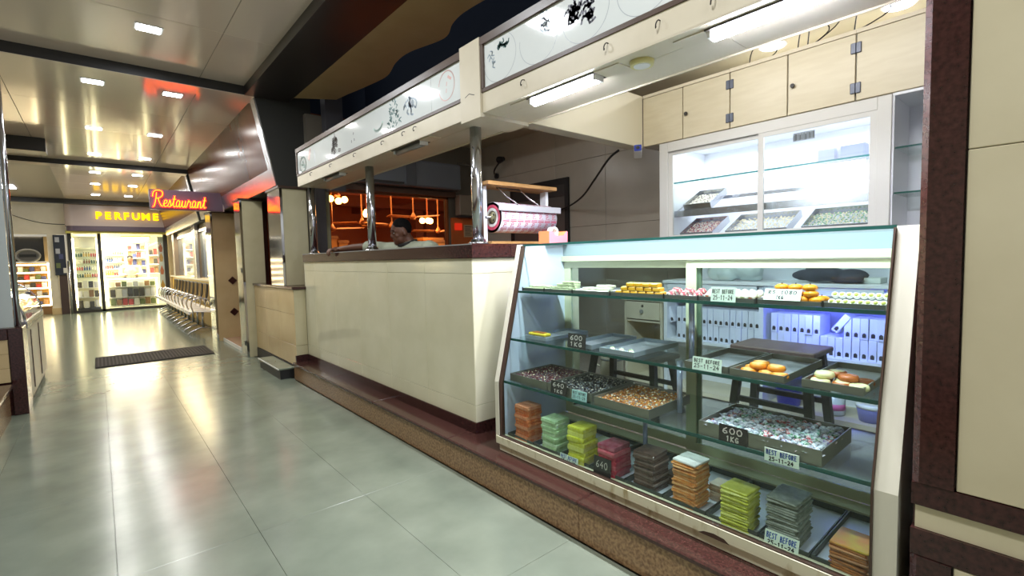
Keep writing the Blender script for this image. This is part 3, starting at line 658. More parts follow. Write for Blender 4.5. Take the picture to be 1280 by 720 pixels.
# ------------------------------------------------------------------ restaurant neon sign
rs = thing('restaurant_sign', 'projecting sign box with the red and yellow neon word Restaurant', 'sign', (1.14, 9.15, 2.31))
obj('panel', CB(.655, 9.15, 2.16, 1.632, 9.27, 2.46, .004), PURP, rs)
obj('side_trim', B(1.618, 9.145, 2.16, 1.632, 9.15, 2.46), LILAC, rs)
RL = {
'R': ([[(.12,1.0),(.1,.5),(.02,.05),(-.08,.0)], [(-.12,.70),(-.08,1.02),(.15,1.15),(.48,1.08),(.52,.80),(.32,.62),(.14,.60)], [(.25,.60),(.36,.30),(.52,.06),(.66,.08)]], .60),
'e': ([[(.0,.18),(.22,.28),(.26,.44),(.13,.48),(.06,.24),(.14,.02),(.30,.10)]], .30),
's': ([[(.0,.06),(.12,.34),(.15,.50),(.22,.30),(.20,.04),(.04,.05)], [(.20,.05),(.30,.12)]], .30),
't': ([[(.0,.10),(.13,.50),(.17,.82)], [(.16,.78),(.12,.24),(.16,.02),(.28,.10)], [(.04,.56),(.27,.58)]], .27),
'a': ([[(.27,.42),(.14,.50),(.04,.26),(.10,.02),(.22,.16),(.28,.46)], [(.28,.44),(.25,.10),(.31,.02),(.40,.10)]], .39),
'u': ([[(.0,.12),(.07,.48),(.06,.16),(.14,.01),(.25,.18),(.29,.48)], [(.29,.48),(.26,.10),(.32,.02),(.40,.10)]], .39),
'r': ([[(.0,.12),(.09,.46),(.12,.54),(.16,.42),(.26,.42),(.24,.14),(.29,.02),(.36,.10)]], .35),
'n': ([[(.0,.10),(.08,.48),(.06,.02)], [(.07,.20),(.17,.47),(.25,.40),(.23,.10),(.29,.02),(.38,.10)]], .37)}
xx = .70; s_ = .215
for ch in 'Restaurant':
    st, adv = RL[ch]; yb = MB(); rb = MB()
    for q in st:
        p3 = smooth_pts([(a, b, 0) for a, b in q], 5)
        pts = [(xx+p.x*s_*.86+p.y*s_*.10, 9.12, 2.197+p.y*s_) for p in p3]
        yb.tube(pts, .0055, 6); rb.tube([(a, 9.137, c) for a, b, c in pts], .0137, 6)
    l = obj('neon_letter', yb, L_YEL, rs, True); obj('red_outline', rb, L_RED, l, True)
    xx += adv*s_*.86
point('neon_glow', (1.1, 8.95, 2.3), 0.8, (1.0, .06, .03), .12)

# ------------------------------------------------------------------ service counter
ct = thing('service_counter', 'cream tiled service counter with a polished dark brown granite top', 'counter', (2.0, 4.0, .19))
obj('core', B(1.79, 2.475, .19, 2.02, 5.655, 1.30), CREAMT, ct)
obj('core', B(2.02, 2.475, .19, 2.75, 2.90, 1.30), CREAMT, ct)
ycuts = [2.452, 3.03, 3.608, 4.186, 4.764, 5.342, 5.668]
for a, b in zip(ycuts[:-1], ycuts[1:]):
    for z0, z1 in ((.26, .37), (.37, 1.205), (1.205, 1.304)):
        obj('tile', CB(1.767, a+.001, z0+.001, 1.792, b-.001, z1-.001, .0015), CREAMT, ct)
for a, b in ((1.768, 2.37), (2.37, 2.75)):
    for z0, z1 in ((.26, .37), (.37, 1.205), (1.205, 1.304)):
        obj('tile', CB(a+.001, 2.45, z0+.001, b-.001, 2.476, z1-.001, .0015), CREAMT, ct)
obj('plinth', B(1.760, 2.444, .19, 1.79, 5.668, .26), GRAND, ct); obj('plinth', B(1.79, 2.443, .19, 2.75, 2.475, .26), GRAND, ct)
obj('granite_top', CB(1.752, 2.425, 1.304, 2.07, 5.66, 1.392, .003), GRAND, ct)
obj('granite_top', CB(2.071, 2.425, 1.304, 2.78, 2.92, 1.392, .003), GRANR, ct)
obj('steel_edge', B(1.750, 2.43, 1.386, 1.753, 5.65, 1.393), GRAY, ct)
lgr = thing('stone_ledge', 'red granite topped ledge with a speckled brown front along the stall', 'ledge', (1.7, 2.5, 0))
for a, b in ((-3, .36), (.36, 1.45), (1.45, 2.52), (2.52, 3.6), (3.6, 4.65), (4.65, 5.67)):
    obj('front_slab', CB(1.605, a+.001, 0, 1.66, b-.001, .175, .0015), GRANB, lgr)
    obj('top_slab', CB(1.590, a+.001, .165, 2.3, b-.001, .19, .006), GRANR, lgr)
obj('core', B(1.65, -3, 0, 1.80, 5.67, .165), GRAND, lgr)

def pole(y, lab):
    t = thing('steel_pole', lab, 'pole', (1.85, y, 1.392), None)
    obj('tube', MB().cyl((0,0,0), (0,0,.728), .036, n=20), STEEL, t, True, local=True)
    obj('flange', MB().lathe([(.066,0),(.066,.008),(.05,.014),(.045,.03),(.036,.032)], (0,0,0), 20), STEEL, t, True, local=True)
    for k, z in enumerate((.2, .42, .60)): obj('screw', MB().ell((-.034,-.012,z), (.005,.005,.005), 6, 4), BLACK, t, local=True)
pole(2.49, 'chrome pole on the counter corner beside the printed roll')
pole(4.05, 'middle chrome pole on the counter in front of the leaning man')
pole(5.56, 'chrome pole at the far left end of the counter')

# ------------------------------------------------------------------ illuminated sign boxes above the counter
def sign_box(name, label, y0, y1, zt, cuts, soff):
    t = thing(name, label, 'sign', (1.75, (y0+y1)/2, 2.12), None)
    obj('lower_board', B(1.70, y0, 2.123, 1.73, y1, 2.232), CREAMP, t)
    obj('back_board', B(1.86, y0, 2.14, 1.90, y1, zt), CREAMP, t)
    obj('frame_rail', B(1.694, y0, 2.228, 1.74, y1, 2.248), SIGNF, t); obj('frame_rail', B(1.690, y0, zt-.03, 1.90, y1, zt+.012), SIGNF, t)
    obj('frame_stile', B(1.692, y1-.022, 2.248, 1.74, y1, zt-.03), SIGNF, t)
    for a, b in zip(cuts[:-1], cuts[1:]): obj('sign_panel', B(1.704, a+.0015, 2.248, 1.73, b-.0015, zt-.03), SIGNW, t)
    for a, b in zip(soff[:-1], soff[1:]):
        obj('soffit_panel', B(1.70, a, 2.118, 1.822, b-.002, 2.124), CREAMP, t)
        obj('soffit_panel', B(1.824, a, 2.118, 2.05, b-.002, 2.124), CREAMP, t)
    obj('back_lip', B(2.046, y0, 2.110, 2.052, y1, 2.145), CREAMP, t)
    obj('soffit_frame', B(1.90, y0, 2.124, 2.05, y1, 2.16), DARKG, t)
    return t
s1 = sign_box('fascia_sign', 'long faded white sign box above the service counter', 2.41, 5.53, 2.505, [2.42, 2.76, 5.508], [2.41, 4.0, 5.53])
s2 = sign_box('fascia_sign', 'faded white sign box with dark smudges above the display case', .295, 2.215, 2.515, [.295, 2.193], [.295, .9, 2.215])
po = thing('sign_post_box', 'cream boxed post joining the two faded sign boxes', 'post', (1.8, 2.31, 2.1))
obj('front_board', B(1.686, 2.216, 2.096, 1.71, 2.408, 2.53), CREAMP, po); obj('body', B(1.71, 2.217, 2.10, 2.05, 2.407, 2.50), CREAMP, po)
obj('scratch', MB().ribbon([(0,0),(.04,.012),(.09,-.006)], (1.6855,2.36,2.235), (0,-1,0), (0,0,1), .004), BLACK, po)
def hooks(par, ys, z):
    for y in ys: obj('hook', MB().tube(smooth_pts([(1.70,y,z+.012),(1.685,y,z+.01),(1.677,y+.004,z-.004),(1.684,y+.01,z-.016),(1.69,y+.012,z-.008)], 3), .0026, 5), DARKG, par)
hooks(s1, (5.06, 4.52, 3.97, 3.45, 3.12, 2.96), 2.19); hooks(s2, (1.86, 1.33, 1.08, .86, .5), 2.185)
# faded prints left on the sign faces
def pmark(name, par, strokes, m, wd=.006): 
    mb = MB(); mb.ribbon_list = None
    for q in strokes: mb.ribbon(q, (1.7036, 0, 0), (0,-1,0), (0,0,1), wd)
    return obj(name, mb, m, par)
PR_K = pm('print_dark_mat', '#3c3a48', .35); PR_G = pm('print_green_mat', '#3f6f6b', .35); PR_BR = pm('print_brown_mat', '#5a4d49', .35)
PR_P = pm('print_pink_mat', '#d9aca2', .3); PR_PG = pm('print_pale_green_mat', '#b0cfc3', .3); PR_F = pm('print_faint_mat', '#b6bcc0', .3); PR_BL = pm('print_blue_mat', '#9fb0bd', .3)
rnd = random.Random(3)
def circ(y, z, ry, rz, a0=0, a1=2*PI, n=36): return [[(-(y+ry*math.cos(a0+(a1-a0)*k/n)), z+rz*math.sin(a0+(a1-a0)*k/n)) for k in range(n+1)]]
def blob(y, z, ry, rz, n, l, seed):
    rr = random.Random(seed); out = []
    for i in range(n):
        a, r = rr.uniform(0, 2*PI), rr.random()**.6; py, pz = y+ry*r*math.cos(a), z+rz*r*math.sin(a); t = rr.uniform(0, 2*PI)
        out.append(smooth_pts([(-py, pz, 0), (-py+l*math.cos(t), pz+l*math.sin(t), 0), (-py+l*1.4*math.cos(t+.9), pz+l*1.4*math.sin(t+.9), 0)], 2))
    return [[(p.x, p.y) for p in q] for q in out]
def tri(y, z0, z1, wd, n, l, seed):
    rr = random.Random(seed); out = []
    for i in range(n):
        u = rr.random()**.7; z = z1-(z1-z0)*u; py = y+rr.uniform(-1, 1)*wd*(.25+.75*u**.7)
        out.append([(-py, z), (-py+rr.uniform(-l, l), z+rr.uniform(.2, 1)*l)])
    return out
pmark('faded_print', s1, circ(5.34, 2.325, .10, .075), PR_PG, .02); pmark('faded_print', s1, blob(5.34, 2.32, .07, .05, 9, .03, 1), PR_PG, .012)
pmark('faded_print', s1, [[(-5.17, 2.36), (-5.10, 2.44)], [(-5.14, 2.34), (-5.09, 2.44)]], PR_P, .022)
pmark('faded_print', s1, [[(-4.98, 2.30), (-4.98, 2.40)]], PR_F, .03)
_rg = random.Random(44)
pmark('faded_print', s1, sum([circ(4.44+_rg.uniform(-1, 1)*.125*(.25+.75*u), 2.425-.135*u, .017, .012, n=8) for u in [(_rg.random())**.7 for _ in range(34)]], []) + [[(-4.46, 2.42), (-4.44, 2.46)], [(-4.42, 2.42), (-4.43, 2.455)]], PR_BR, .008)
pmark('faded_print', s1, [[(-4.06, 2.31), (-4.06, 2.325)], [(-4.0, 2.315), (-4.0, 2.33)], [(-4.02, 2.37), (-4.01, 2.38)]], PR_K, .012)
pmark('faded_print', s1, circ(3.55, 2.37, .09, .07, PI*1.1, PI*1.8, 10), PR_PG, .02)
pmark('faded_print', s1, tri(3.28, 2.27, 2.46, .11, 70, .022, 5), PR_G, .009)
pmark('faded_print', s1, blob(3.04, 2.35, .07, .04, 12, .03, 8) + circ(3.04, 2.36, .09, .05, 0, PI, 10), PR_BL, .014)
pmark('faded_print', s1, circ(2.58, 2.37, .088, .088, .2, 2*PI-.3)[0:1] + [[(-2.585, 2.33), (-2.58, 2.35)], [(-2.58, 2.37), (-2.575, 2.39)]], PR_P, .007)
pmark('faded_print', s1, [[(-2.56, 2.42), (-2.53, 2.40)]], PR_P, .016)
for y, seed in ((2.06, 1), (1.76, 2), (1.46, 3), (1.15, 4), (.85, 5), (.55, 6)): pmark('print_outline', s2, circ(y, 2.375, .135, .125, PI*.7, PI*2.05), PR_F, .003)
pmark('faded_print', s2, blob(2.03, 2.43, .045, .03, 14, .016, 11), PR_G, .008); pmark('faded_print', s2, blob(2.12, 2.38, .02, .05, 7, .02, 12), PR_BL, .006)
pmark('faded_print', s2, blob(1.70, 2.43, .035, .04, 12, .03, 14), PR_BL, .008)
pmark('faded_print', s2, blob(1.53, 2.40, .03, .03, 16, .03, 15), PR_K, .012); pmark('faded_print', s2, blob(1.44, 2.37, .018, .04, 12, .03, 16), PR_K, .011)
pmark('faded_print', s2, blob(1.42, 2.46, .05, .03, 14, .02, 17), PR_K, .009); pmark('faded_print', s2, blob(1.33, 2.42, .04, .03, 9, .02, 18), PR_G, .007)
pmark('faded_print', s2, blob(1.12, 2.44, .04, .04, 12, .025, 19), PR_G, .008)

# tube lights, unlit troughs and a small round lamp in the soffits
def tube_light(name, label, y0, y1, lit, x=1.775):
    t = thing(name, label, 'lamp', (x, (y0+y1)/2, 2.118))
    obj('cover_plate', B(x-.045, y1+.005, 2.113, x+.045, y1+.13, 2.1175), CREAMP, t); obj('cover_plate', B(x-.045, y0-.14, 2.113, x+.045, y0-.005, 2.1175), CREAMP, t)
    obj('trough', MB().box(x-.045, y0-.004, 2.111, x-.036, y1+.004, 2.1175).box(x+.036, y0-.004, 2.111, x+.045, y1+.004, 2.1175).box(x-.036, y0, 2.115, x+.036, y1, 2.1175), pm('trough_mat_%s' % name, '#4a4238', .5) if 'trough_mat_'+name not in MATS else MATS['trough_mat_'+name], t)
    obj('tube', MB().cyl((x, y0+.01, 2.103), (x, y1-.01, 2.103), .021, n=10), L_TUBE if lit else pm('dead_tube_mat_%d' % int(y0*100), '#8b8a86', .3), t, True)
    for y in (y0, y1-.012): obj('end_cap', B(x-.03, y, 2.09, x+.03, y+.012, 2.115), WHITE, t)
    if lit: area('tube_lamp', (x, (y0+y1)/2, 2.07), .05, 38, (.88, .91, 1.0), sy=y1-y0)
tube_light('tube_light', 'lit tube light under the sign nearest the cream post', 1.44, 1.88, True)
tube_light('tube_light', 'lit tube light under the right hand sign box', .48, .92, True, 1.785)
tube_light('dead_tube_light', 'unlit recessed tube light above the middle of the counter', 2.96, 3.36, False, 1.76)
tube_light('dead_tube_light', 'unlit recessed tube light above the far end of the counter', 4.42, 4.83, False, 1.76)
rl_ = thing('round_soffit_lamp', 'small round cream lamp between the two lit tube lights', 'lamp', (1.805, 1.235, 2.118))
obj('ring', MB().lathe([(.048,-.018),(.052,0),(.045,.0)], (1.805,1.235,2.117), 18), pm('ring_mat', '#d8cf8e', .4), rl_, True); obj('lens', MB().lathe([(.034,-.021),(.036,-.017)], (1.805,1.235,2.117), 18), WHITE, rl_)
# granite framed wall end at the right
gw = thing('granite_framed_pier', 'cream marble wall end framed with dark granite bands at the right', 'wall', (1.9, -.5, 0))
obj('core', B(1.722, -2.9, .19, 2.6, .285, 3.155), GRAND, gw)
obj('marble_panel', CB(1.706, -1.2, .650, 1.74, .195, 1.548, .002), MARW, gw); obj('marble_panel', CB(1.706, -1.2, 1.550, 1.74, .195, 3.155, .002), MARW, gw)
obj('marble_panel', CB(1.706, -2.9, .650, 1.74, -1.202, 3.155, .002), MARW, gw)
obj('granite_stile', MB().prism([(1.70,.199),(1.70,.272),(1.712,.288),(1.80,.288),(1.80,.199)], 'z', .650, 3.155), GRAND, gw)
def band(z0, z1, m, d=0.0, y1=.288):
    obj('granite_band' if m is GRAND else 'marble_band', MB().hexa([(1.70+d,-2.9,z0),(1.8,-2.9,z0),(1.8,y1,z0),(1.70+d+.01,y1,z0),(1.70+d,-2.9,z1),(1.8,-2.9,z1),(1.8,y1,z1),(1.70+d+.01,y1,z1)]), m, gw)
band(.585, .648, GRAND, -.006); band(.517, .584, MARW, .004, .28); band(.442, .516, GRAND, -.006); 
obj('granite_stile', MB().prism([(1.70,.199),(1.70,.272),(1.712,.288),(1.80,.288),(1.80,.199)], 'z', .19, .440), GRAND, gw)
obj('marble_panel', CB(1.706, -2.9, .19, 1.74, .195, .438, .002), MARW, gw)

# ------------------------------------------------------------------ stall interior: overhead cabinets, display window, back counter
struct('trim_7', CB(2.052, 2.46, 2.212, 3.60, 2.58, 2.64, .003), LAMINW if False else pm('duct_mat', '#ddd6bd', .4))
XK = 3.6
dy_ = [2.458, 2.088, 1.71, 1.318, .931, .54]
units = [('overhead_cabinet', 'overhead cream cabinet of two doors next to the security camera', (0, 1)), ('overhead_cabinet', 'overhead cream cabinet of two doors above the middle of the lit window', (2, 3)), ('overhead_cabinet', 'overhead cream cabinet door at the right end beside the granite pier', (4,))]
for nm, lb_, ids in units:
    y1, y0 = dy_[ids[0]], dy_[ids[-1]+1]
    t = thing(nm, lb_, 'cabinet', (3.8, (y0+y1)/2, 2.212), 'overhead cabinets')
    obj('body', B(3.622, y0+.002, 2.212, 4.48, y1-.002, 2.64), MATS['cab_body_mat'] if 'cab_body_mat' in MATS else pm('cab_body_mat', '#c9c7bf', .5), t)
    obj('top_strip', B(3.60, y0+.001, 2.618, 3.622, y1-.001, 2.642), CREAMP, t)
    for i in ids:
        d = obj('door', CB(3.60, dy_[i+1]+.004, 2.216, 3.62, dy_[i]-.004, 2.614, .002), LAMIN, t)
        if i in (1, 3):
            obj('knob', MB().lathe([(.013,-.022),(.015,-.014),(.006,-.008),(.006,0)], (3.60, dy_[i]-.035, 2.40), 10, 'x'), DARKG, d, True)
        if i in (1, 2, 3, 4):
            e = dy_[i+1] if i in (1, 3) else dy_[i]; sg = 1 if i in (1, 3) else -1
            for z in (2.29, 2.53): obj('hinge', MB().cbox(3.592, min(e, e+sg*.028), z-.032, 3.602, max(e, e+sg*.028), z+.032, .003), MATS['hinge_mat'] if 'hinge_mat' in MATS else pm('hinge_mat', '#555a66', .35, .5), d)
for (y, z0, l, s) in ((1.60, 2.645, .12, 1), (1.28, 2.645, .16, 2), (1.22, 2.645, .22, 3), (.96, 2.645, .16, 4)):
    rr = random.Random(s); P0 = Vector((3.66, y, 2.648)); pts = [P0, P0+Vector((.02, -.02, l*.9)), P0+Vector((.05, -.10, l*1.1)), P0+Vector((.08, -.16, l*.6)), P0+Vector((.06, -.12+.05*s, .004))]
    tag(obj('loose_cable', MB().tube(smooth_pts(pts, 5), .004, 5), CABLE), ['loose cable loop on the overhead cabinets, farthest left', 'loose cable loop on the overhead cabinets, second from left', 'tall loose cable loop over the middle cabinet doors', 'loose cable loop on the overhead cabinets, nearest the granite pier'][s-1], 'cable')
for y, lb_ in ((.85, 'round downlight in the stall ceiling at the upper right'), (1.66, 'round downlight in the stall ceiling half hidden by loose cables')):
    t = thing('round_downlight', lb_, 'lamp', (4.22, y, 2.95))
    obj('bezel', MB().lathe([(.10,-.006),(.105,0)], (4.22,y,2.949), 20), WHITE, t); obj('lens', MB().lathe([(.085,-.010),(.088,-.0065)], (4.22,y,2.949), 20), L_WHITE, t)
    area('round_lamp', (4.22, y, 2.93), .16, 4.5, (1.0, .97, .92))

dw = thing('display_window', 'bright white sliding window cabinet of sweet trays in the back wall', 'cabinet', (3.7, 1.5, 1.4))
obj('outer_frame', MB().box(3.585, .745, 1.40, 3.64, .815, 2.205).box(3.585, 2.215, 1.40, 3.64, 2.29, 2.205).box(3.585, .815, 2.13, 3.64, 2.215, 2.205).box(3.585, .815, 1.40, 3.64, 2.215, 1.43), ALUW, dw, bevel=.003)
for a, b, x in ((.815, 1.50, 3.588), (1.475, 2.215, 3.605)):
    f = obj('sliding_sash', MB().box(x, a, 1.43, x+.018, a+.035, 2.13).box(x, b-.035, 1.43, x+.018, b, 2.13).box(x, a+.035, 2.10, x+.018, b-.035, 2.13).box(x, a+.035, 1.43, x+.018, b-.035, 1.455), ALUW, dw)
    obj('pane', B(x+.006, a+.035, 1.455, x+.010, b-.035, 2.10), GLASS, f)
obj('cabinet_lining', MB().box(4.20, .78, 1.40, 4.22, 2.26, 2.2).box(3.642, 2.22, 1.40, 4.20, 2.26, 2.2).box(3.642, .78, 1.40, 4.20, .812, 2.2).box(3.642, .81, 1.38, 4.2, 2.22, 1.40).box(3.642, .81, 2.18, 4.2, 2.22, 2.205), pm('lining_mat', '#eceef4', .4), dw)
obj('glass_shelf', B(3.66, .815, 1.878, 4.0, 2.218, 1.886), GLASSS, dw); obj('shelf_edge', B(3.657, .815, 1.876, 3.6605, 2.218, 1.888), pm('teal_edge_mat', '#3f8f94', .2), dw)
obj('tube', MB().cyl((3.72, .9, 2.155), (3.72, 2.15, 2.155), .014, n=8), L_WHITE, dw); obj('tube', MB().cyl((3.72, .9, 1.86), (3.72, 2.15, 1.86), .010, n=8), L_WHITE, dw)
obj('rack_bar', MB().box(3.69, .815, 1.605, 3.71, 2.218, 1.655), BRUSH, dw); obj('rack_bar', MB().box(4.0, .815, 1.75, 4.015, 2.218, 1.775), BRUSH, dw)
obj('rack_side', MB().hexa([(3.70,2.19,1.62),(3.99,2.19,1.76),(3.99,2.215,1.76),(3.70,2.215,1.62),(3.70,2.19,1.645),(3.99,2.19,1.785),(3.99,2.215,1.785),(3.70,2.215,1.645)]), BRUSH, dw)
obj('printed_label', B(3.616, 1.155, 2.035, 3.618, 1.285, 2.09), pm('label_paper_mat', '#b9bcc8', .5), dw)
lb2 = MB(); rr = random.Random(5)
for k in range(22): lb2.box(3.6148, 1.159+k*.0057, 2.039+.004*rr.random(), 3.6159, 1.159+k*.0057+rr.choice((.002,.0035)), 2.075+.01*rr.random())
obj('label_stripes', lb2, INKK, dw)
def bits(nx, ny, w_, d, z, s, seed, jz=.004):   # loose bits scattered over a rectangle
    mb = MB(); rr = random.Random(seed)
    for i in range(nx):
        for j in range(ny):
            x = (i+.5+rr.uniform(-.35,.35))*w_/nx; y = (j+.5+rr.uniform(-.35,.35))*d/ny; q = s*rr.uniform(.6, 1.2)
            a = rr.uniform(0, PI); c_, s_2 = math.cos(a)*q, math.sin(a)*q; h = q*rr.uniform(.5, .9); zz = z+rr.uniform(0, jz)
            mb.add([(x+c_,y+s_2,zz),(x-s_2*.6,y+c_*.6,zz),(x-c_,y-s_2,zz),(x+s_2*.6,y-c_*.6,zz),(x+c_*.2,y,zz+h)], [(0,1,4),(1,2,4),(2,3,4),(3,0,4)])
    return mb
def tray(name, label, x0, x1, y0, y1, z, h, rot=None, group=None, mat=TRAY, liner=TRAYL, th_=.004):
    t = thing(name, label, 'tray', (x0, y0, z), group); w_, d = x1-x0, y1-y0
    if rot: t.rotation_euler = rot
    obj('rim', MB().box(0,0,0,w_,th_,h).box(0,d-th_,0,w_,d,h).box(0,th_,0,th_,d-th_,h).box(w_-th_,th_,0,w_,d-th_,h), mat, t, local=True)
    obj('base', B(th_, th_, 0, w_-th_, d-th_, .004), liner, t, local=True)
    return t
def loose(name, label, t, w_, d, z, mats, seed, n, s, cat='sweets'):
    o = None
    for k, m in enumerate(mats):
        ob = obj('pieces' if k else name, bits(int(n*w_/d) if w_ > d else n, n, w_-.012, d-.012, z+.002*k, s, seed+k), m, o, local=True)
        ob['kind'] = 'stuff'
        if k == 0: o = ob; o.matrix_world = t.matrix_basis @ Matrix.Translation((.006, .006, 0)); tag(o, label, cat)
    return o
slope = (0, -.46, 0)
SWR = pm('sweet_red_mat', '#a8203a', .4); SWW = pm('sweet_white_mat', '#eee6d4', .5); SWN = pm('sweet_nut_mat', '#5a4a45', .4); SWP = pm('sweet_pale_mat', '#e6d7b4', .5)
for nm, lb_, y0, y1, z, mats in (('upper', 'tray of dark nutty sweets on the upper sloping rack behind the window', 1.90, 2.13, 1.65, (SWN, SWW)),
        ('l1', 'tray of red sweets at the lower left behind the bright window', 1.88, 2.16, 1.42, (SWR, SWW)), ('l2', 'tray of pale sweets in the middle behind the bright window', 1.34, 1.78, 1.42, (SWW, SWP)),
        ('l3', 'wide tray of mixed sweets at the lower right behind the bright window', .84, 1.25, 1.42, (SWW, SWP, pm('sweet_green_mat', '#7aa88a', .5)))):
    t = tray('sloping_tray', lb_, 3.70, 4.0, y0, y1, z, .055, slope, 'sloping trays behind the window', BRUSH, TRAYL)
    SC.view_layers[0].update()
    loose('loose_sweets', lb_.replace('tray of', 'heap of'), t, .28, y1-y0, .02, mats, int(y0*100), 15, .010)
for k, (y, w_, h, x) in enumerate(((1.10, .12, .12, 3.86), (.93, .15, .12, 3.84), (.83, .085, .14, 3.90))):
    tag(obj('wrapped_parcel', MB().cbox(x, y, 1.888, x+.09, y+w_, 1.888+h, .012), pm('parcel_mat_%d' % k, ('#b9bdd0', '#adb2c8', '#8f96bd')[k], .3)), ['white plastic wrapped parcel on the glass shelf, left of three', 'white plastic wrapped parcel on the glass shelf, middle of three', 'pale lilac box on the glass shelf at the right end'][k], 'parcel', 'parcels on the glass shelf')
nc = thing('corner_niche', 'white shelf niche between the bright window and the granite pier', 'shelf', (3.8, .64, 1.2))
obj('back_panel', B(3.98, .40, 1.095, 4.0, .745, 2.21), LAMINW, nc); obj('side_panel', B(3.60, .735, 1.10, 3.98, .745, 2.21), LAMINW, nc); obj('top_panel', B(3.60, .40, 2.195, 3.98, .735, 2.21), LAMINW, nc)
for z in (1.635, 1.90):
    g = obj('glass_shelf', B(3.63, .40, z-.008, 3.97, .734, z), GLASSS, nc); obj('shelf_edge', B(3.626, .40, z-.009, 3.6305, .734, z+.001), GEDGE, g)

bc = thing('back_counter', 'white back counter with shelves of standing boxes under the bright window', 'counter', (3.6, 1.4, .19))
obj('top_board', CB(3.48, .42, 1.065, 4.1, 2.20, 1.09, .003), LAMINW, bc)
obj('back_panel', B(3.86, .75, .2, 3.88, 2.2, 1.375), LAMINW, bc)
for y in (.70, 1.42, 2.17): obj('upright', B(3.50, y, .19, 3.86, y+.03, 1.065), LAMINW, bc)
for y0, y1 in ((.73, 1.42), (1.45, 2.17)):
    obj('drawer_front', CB(3.485, y0+.01, 1.0, 3.50, y1-.01, 1.06, .002), LAMINW, bc)
    for z in (.60,): obj('shelf', B(3.50, y0, z, 3.86, y1, z+.02), LAMINW, bc)
    obj('shelf', B(3.50, y0, .20, 3.86, y1, .23), CREAMP, bc); obj('kick_board', B(3.52, y0, .19, 3.54, y1, .20), CREAMP, bc)
obj('cross_rail', B(3.50, .73, .98, 3.52, 2.17, 1.0), LAMINW, bc)
bx = None; rr = random.Random(21); nb = 0
def sweet_box(y, z, tilt=0.0, h=.128):
    global bx
    lb_ = 'white sweet box standing upright in the rows on the back counter shelf'
    if bx is None:
        bx = thing('sweet_box', lb_, 'box', (3.53, y, z), 'white boxes on the back counter')
        obj('carton', CB(0, 0, 0, .20, .040, .128, .0015), BOXW, bx, local=True)
        obj('thumb_notch', MB().prism([(.010,.012),(.030,.012),(.030,.034),(.020,.042),(.010,.034)], 'x', -.0012, .0005), DARKG, bx, local=True)
        b = bx
    else: b = dup(bx, (3.53, y, z))
    sd_b, rw_b = 'right' if y < 1.42 else 'left', 'lower' if z < .7 else 'upper'
    b['label'] = 'white sweet box standing in the %s row, %s half of the back counter' % (rw_b, sd_b); b['group'] = '%s %s white boxes' % (rw_b, sd_b)
    b.rotation_euler = (tilt, 0, 0); b.location.x = 3.53+rr.uniform(-.008, .008)
    return b
for row, z in enumerate((.621, .750)):
    for y0, y1 in ((.735, 1.405), (1.455, 2.12)):
        y = y0
        while y+.042 < y1:
            gap = row == 1 and (.93 < y < 1.05)
            if not gap: sweet_box(y, z, rr.uniform(-.012, .012))
            y += .0432
lb3 = sweet_box(.985, .775, .62); lb3['label'] = 'white sweet box leaning over in the gap of the upper box row'; del lb3['group']
lb4 = sweet_box(2.12, .755, -.35); lb4['label'] = 'white sweet box leaning at the left end of the upper box row'; del lb4['group']
bl_ = thing('blue_tube_lamp', 'small blue glowing lamp under the back counter top', 'lamp', (3.52, 1.05, .96))
obj('housing', B(3.515, .95, .962, 3.55, 1.12, .98), WHITE, bl_); obj('tube', B(3.512, .96, .945, 3.53, 1.11, .962), L_BLUE, bl_)
area('blue_lamp', (3.40, 1.03, .95), .05, 4.0, (.16, .16, 1.0), (0, -.9, 0), sy=.3)
# things on the back counter
def lump(name, label, cat, mat, c, r, seed, n=9):
    mb = MB(); rr_ = random.Random(seed)
    for i in range(n): mb.ell((c[0]+rr_.uniform(-.6,.6)*r[0], c[1]+rr_.uniform(-.7,.7)*r[1], c[2]+r[2]*rr_.uniform(.25,.6)), (r[0]*.5, r[1]*.4, r[2]*rr_.uniform(.3,.5)), 10, 6)
    for i, v in enumerate(mb.v): mb.v[i] = (v[0], v[1], max(v[2], c[2]+.001))
    o = obj(name, mb, mat, None, True); rm = o.modifiers.new('remesh', 'REMESH'); rm.mode = 'VOXEL'; rm.voxel_size = .012; rm.use_smooth_shade = True
    return tag(o, label, cat)
lump('plastic_bag', 'crumpled pale plastic bag on the back counter at left', 'bag', pm('bag_mat', '#c9d4d2', .35), (3.62, 1.70, 1.091), (.12, .22, .14), 3)
lump('dark_cloth', 'dark cloth heaped on the back counter at right', 'cloth', pm('cloth_mat', '#3e4150', .8), (3.6, 1.08, 1.091), (.10, .24, .10), 4)
cp = tag(obj('dark_carton', MB().hexa([(3.62,1.0,1.12),(3.74,.98,1.12),(3.74,1.2,1.12),(3.62,1.2,1.12),(3.63,1.0,1.16),(3.74,.98,1.16),(3.74,1.2,1.23),(3.63,1.2,1.23)]), pm('carton_mat', '#4a4d58', .6)), 'dark wedge shaped carton on the cloth on the back counter', 'box')
tag(obj('paper_stack', MB().cbox(3.60, .78, 1.091, 3.75, .92, 1.125, .003), pm('paper_mat', '#d8dfd8', .6)), 'pale stack of papers at the right end of the back counter', 'paper')
sd = thing('drawer_unit', 'cream drawer unit with a lock and an open compartment below', 'cabinet', (3.7, 2.43, .19))
obj('body', MB().box(3.55, 2.24, .19, 4.0, 2.265, .905).box(3.55, 2.60, .19, 4.0, 2.625, .905).box(3.98, 2.265, .19, 4.0, 2.60, .905).box(3.55, 2.265, .19, 3.98, 2.60, .22).box(3.53, 2.22, .905, 4.0, 2.645, .93).box(3.55, 2.265, .72, 3.98, 2.60, .735), CREAMP, sd)
